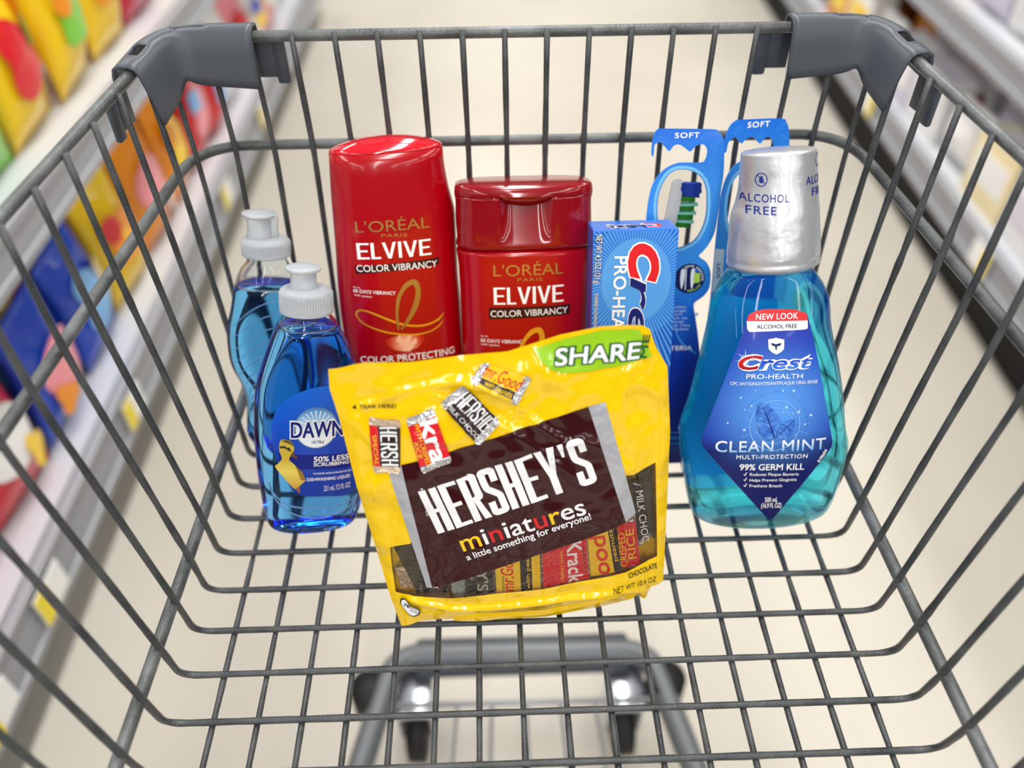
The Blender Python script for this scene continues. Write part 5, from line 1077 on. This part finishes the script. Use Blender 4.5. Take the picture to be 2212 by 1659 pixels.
pr.text(T[4], BLACKINK, 0.01); pr.text(T[5], BLACKINK, -0.004); pr.text(T[6], BLACKINK, 0.02)
a = T[6]; pr.poly([(a[1] - 3.4, a[2] + 1.0), (a[1] - 1.6, a[2] + 2.2), (a[1] - 1.6, a[2] - 0.2)], BLACKINK)
DG = mat('dark_green_ink', (24, 96, 40), 0.3)
pr.text(T[7], DG, 0.085, 0.1, spread=0.9); pr.layer(0.12); pr.text(T[7], PW, 0.035, 0.1); pr.text(T[8], DG, 0.05); 
# four little printed bars
def quad(Q, x, y):
    a, b_, c_, e = [Vector(q) for q in Q]; return tuple((a.lerp(b_, x)).lerp(e.lerp(c_, x), y))
def printed_bar(Q, vert, foil, body, shape):
    """Q = tl, tr, br, bl of the printed bar"""
    R_ = [quad(Q, x, y) for x, y in ((0.06, 0), (0.5, 0.015), (0.94, 0), (1, 0.06), (0.985, 0.5), (1, 0.94), (0.94, 1), (0.5, 0.985), (0.06, 1), (0, 0.94), (0.015, 0.5), (0, 0.06))]
    pr.poly(R_, foil); pr.layer(0.12)
    a0, a1 = 0.14, 0.87
    q = lambda x, y: quad(Q, x, y)
    pr.poly([q(0, a0), q(1, a0), q(1, a1), q(0, a1)] if vert else [q(a0, 0), q(a1, 0), q(a1, 1), q(a0, 1)], body); pr.layer(0.12)
    return q
def qt(s_, q, p0, p1, hx, ink, bold=0.02, shear=0.0):
    A, B = Vector(q(*p0)), Vector(q(*p1)); pr.text((s_, A.x, A.y, B.x, B.y, hx), ink, bold, shear)
def qb(s_, q, p0, p1, hx, ink):
    A, B = Vector(q(*p0)), Vector(q(*p1)); block(pr, s_, (A.x, A.y, B.x, B.y, hx), ink, 0.3, 0.16)
q = printed_bar(d['special'], True, CREAMF, DKB, 0); pr.poly([q(0, 0.14), q(0.27, 0.14), q(0.27, 0.87), q(0, 0.87)], PRED); pr.layer(0.12)
qb('HERSH', q, (0.33, 0.15), (0.33, 0.86), 8.0, PW); qt('SPECIAL', q, (0.07, 0.3), (0.07, 0.85), 2.0, PYEL, 0.0)
q = printed_bar(d['krackel'], True, FOIL, PRED, 0); qt('kra', q, (0.42, 0.14), (0.42, 0.88), 8.5, PW, 0.05); qt('WITH CRISPED', q, (0.22, 0.13), (0.22, 0.88), 2.3, PYEL, 0.01); qt('RICE', q, (0.03, 0.42), (0.03, 0.72), 2.3, PYEL, 0.01)
QM = d['milk']; pass
# long side runs tl->bl here: lay the sleeve and words along it
def along_bar(Q, foil, sleeve):
    R_ = [quad(Q, x, y) for x, y in ((0.05, 0), (0.95, 0), (1, 0.08), (1, 0.92), (0.95, 1), (0.05, 1), (0, 0.92), (0, 0.08))]
    pr.poly(R_, foil); pr.layer(0.12); pr.poly([quad(Q, 0.15, 0), quad(Q, 0.86, 0), quad(Q, 0.86, 1), quad(Q, 0.15, 1)], sleeve); pr.layer(0.12)
    return lambda x, y: quad(Q, x, y)
QL = [QM[1], QM[2], QM[3], QM[0]]
q = along_bar(QL, FOIL, DKB); qb('HERSHE', q, (0.13, 0.62), (0.87, 0.62), 8.6, PW); qt('MILK CHOCO', q, (0.1, 0.9), (0.88, 0.9), 2.4, PW, 0.0)
q = along_bar(d['good'], FOIL, PYEL); pr.poly([q(0.15, 0.62), q(0.86, 0.62), q(0.86, 0.86), q(0.15, 0.86)], DKB); pr.layer(0.12); qt('mr.Good', q, (0.12, 0.55), (0.9, 0.55), 7.0, PRED, 0.0, 0.15); qt('with peanuts', q, (0.24, 0.82), (0.82, 0.82), 2.6, PYEL, 0.01)
C_ = smoothline(d['cal'], 4, True); pr.poly(C_, BLACKINK); pr.layer(0.12); cx, cy = sum(p[0] for p in C_) / len(C_), sum(p[1] for p in C_) / len(C_); pr.poly([((x - cx) * 0.88 + cx, (y - cy) * 0.88 + cy) for x, y in C_], PW); pr.layer(0.12)
pr.text(('70', d['cal'][0][0] + 1.2, d['cal'][0][1] - 3.6, d['cal'][3][0] - 0.2, d['cal'][3][1] - 3.0, 2.6), BLACKINK, 0.02); pr.text(('CALORIES', d['cal'][10][0] + 1.2, d['cal'][10][1] + 2.0, d['cal'][6][0] - 0.8, d['cal'][6][1] + 1.0, 1.7), BLACKINK, 0.0); pr.text(('PER 4 PIECES', d['cal'][10][0] + 2.6, d['cal'][10][1] - 0.7, d['cal'][7][0] - 0.6, d['cal'][7][1] + 0.9, 1.3), BLACKINK, 0.0)
pr.build('front_print', t, 0.38)

# ------------------------------------------------------------ mini chocolate bars behind the window
OLIVE = mat('brown_grey_wrapper', (84, 72, 58), 0.35)
def mini(k, Q, sleeve, words, label, strip=None, foil_end=(0.0, 0.0)):
    b0 = thing('mini_chocolate_bar', label, 'chocolate bar', group='mini chocolate bars inside the pouch'); b0.matrix_world = t.matrix_world.copy()
    P = Q; cx, cy = sum(p[0] for p in P) / 4, sum(p[1] for p in P) / 4
    wf = min(pw(p[0] * 0.9 + cx * 0.1, p[1] * 0.9 + cy * 0.1) for p in P) - (2.2 if k < 9 else 4.0)
    c0 = Vector(L3(cx, wf - 3, cy)); b0.matrix_world = t.matrix_world @ Matrix.Translation(c0)
    loc = lambda u, w_, v: L3(u, w_, v) - c0
    bm = bmesh.new(); A = [bm.verts.new(loc(p[0], wf, p[1])) for p in P]; B = [bm.verts.new(loc(p[0], wf - 5.5, p[1])) for p in P]
    bm.faces.new(A); bm.faces.new(B[::-1])
    for i in range(4): bm.faces.new((A[i], B[i], B[(i + 1) % 4], A[(i + 1) % 4]))
    bmesh.ops.bevel(bm, geom=bm.edges[:], offset=0.0007, segments=2, affect='EDGES')
    obj('foil_block', bm, FOIL, b0, False)
    q = lambda x, y: quad(P, x, y)
    p2 = Print(None, 0, mapper=lambda u, v, off: loc(u, wf + off, v))
    p2.poly([q(0.02, foil_end[0]), q(0.98, foil_end[0]), q(0.98, 1 - foil_end[1]), q(0.02, 1 - foil_end[1])], sleeve); p2.layer(0.06)
    if strip: p2.poly([q(strip[0], foil_end[0]), q(strip[1], foil_end[0]), q(strip[1], 1), q(strip[0], 1)], DKB); p2.layer(0.06)
    for s_, a, b_, h, ink_, bo, sh in words:
        A, B = Vector(q(*a)), Vector(q(*b_)); p2.text((s_, A.x, A.y, B.x, B.y, h), ink_, bo, sh)
    p2.build('wrapper', b0, 0.1)
M_ = d['minis']
GREYW = mat('dull_white_ink', (176, 170, 160), 0.4)
mini(0, M_[0], OLIVE, [], 'olive brown mini bar at the left end of the window')
mini(1, M_[1], DKB, [('D', (0.72, 0.8), (0.72, 0.55), 2.0, PRED, 0.02, 0), ('DARK', (0.2, 0.9), (0.2, 0.3), 1.4, GREYW, 0, 0)], 'dark mini bar with a red letter, below the silver stripe')
mini(2, M_[2], mat('grey_foil_wrapper', (160, 166, 174), 0.25, 0.7), [], 'bare silver foil mini bar in the window')
mini(3, M_[3], DKB, [("Y'S", (0.42, 0.05), (0.42, 0.82), 6.0, mat('pale_olive_ink', (178, 182, 160), 0.35), 0.02, 0), ('TE', (0.2, 0.05), (0.2, 0.4), 1.6, GREYW, 0, 0)], 'dark mini bar with pale capital letters, beside the yellow bar', None, (0, 0.07))
mini(4, M_[4], PYEL, [('mr.Good', (0.40, 0.96), (0.40, -0.1), 7.0, PORA, 0.02, 0.25), ('with peanuts', (0.75, 0.95), (0.75, -0.15), 2.2, PYEL, 0.01, 0), ('HERSHEYS', (0.2, 0.95), (0.2, 0.55), 1.3, BLACKINK, 0, 0)], 'yellow mini bar with red script and a black stripe, left of the red bar', (0.55, 0.8))
mini(5, M_[5], PRED, [('Krack', (0.56, 0.06), (0.56, 1.0), 8.0, PW, 0.03, 0), ('WITH CRISPED', (0.40, 0.2), (0.40, 0.95), 1.6, PYEL, 0, 0), ("HERSHEY'S", (0.88, 0.25), (0.88, 0.85), 1.7, BLACKINK, 0, 0)], 'red mini bar with white letters reading downwards')
mini(6, M_[6], PYEL, [('ood', (0.62, 1.0), (0.62, 0.12), 9.0, PORA, 0.03, 0.1), ('peanuts', (0.92, 0.75), (0.92, 0.05), 2.4, PYEL, 0.01, 0)], 'yellow mini bar with big orange letters, between two red bars', (0.76, 0.99), (0.07, 0))
mini(7, M_[7], PRED, [('RICE', (0.82, 0.85), (0.82, 0.25), 4.6, PYEL, 0.0, 0), ('CRISPED', (0.34, 0.98), (0.34, 0.3), 4.0, PYEL, 0.0, 0)], 'red mini bar with yellow letters reading upwards, near the right seam', None, (0.12, 0))
mini(9, M_[9], CREAMF, [], 'cream foil mini bar at the lower left corner of the window')
mini(10, M_[10], OLIVE, [], 'olive mini bar at the upper right corner of the window')
mini(8, M_[8], DKB, [('MILK CHOC', (0.30, 0.12), (0.30, 0.96), 4.0, PW, 0.01, 0)], 'dark mini bar with white letters, at the right end of the window', None, (0.02, 0.1))
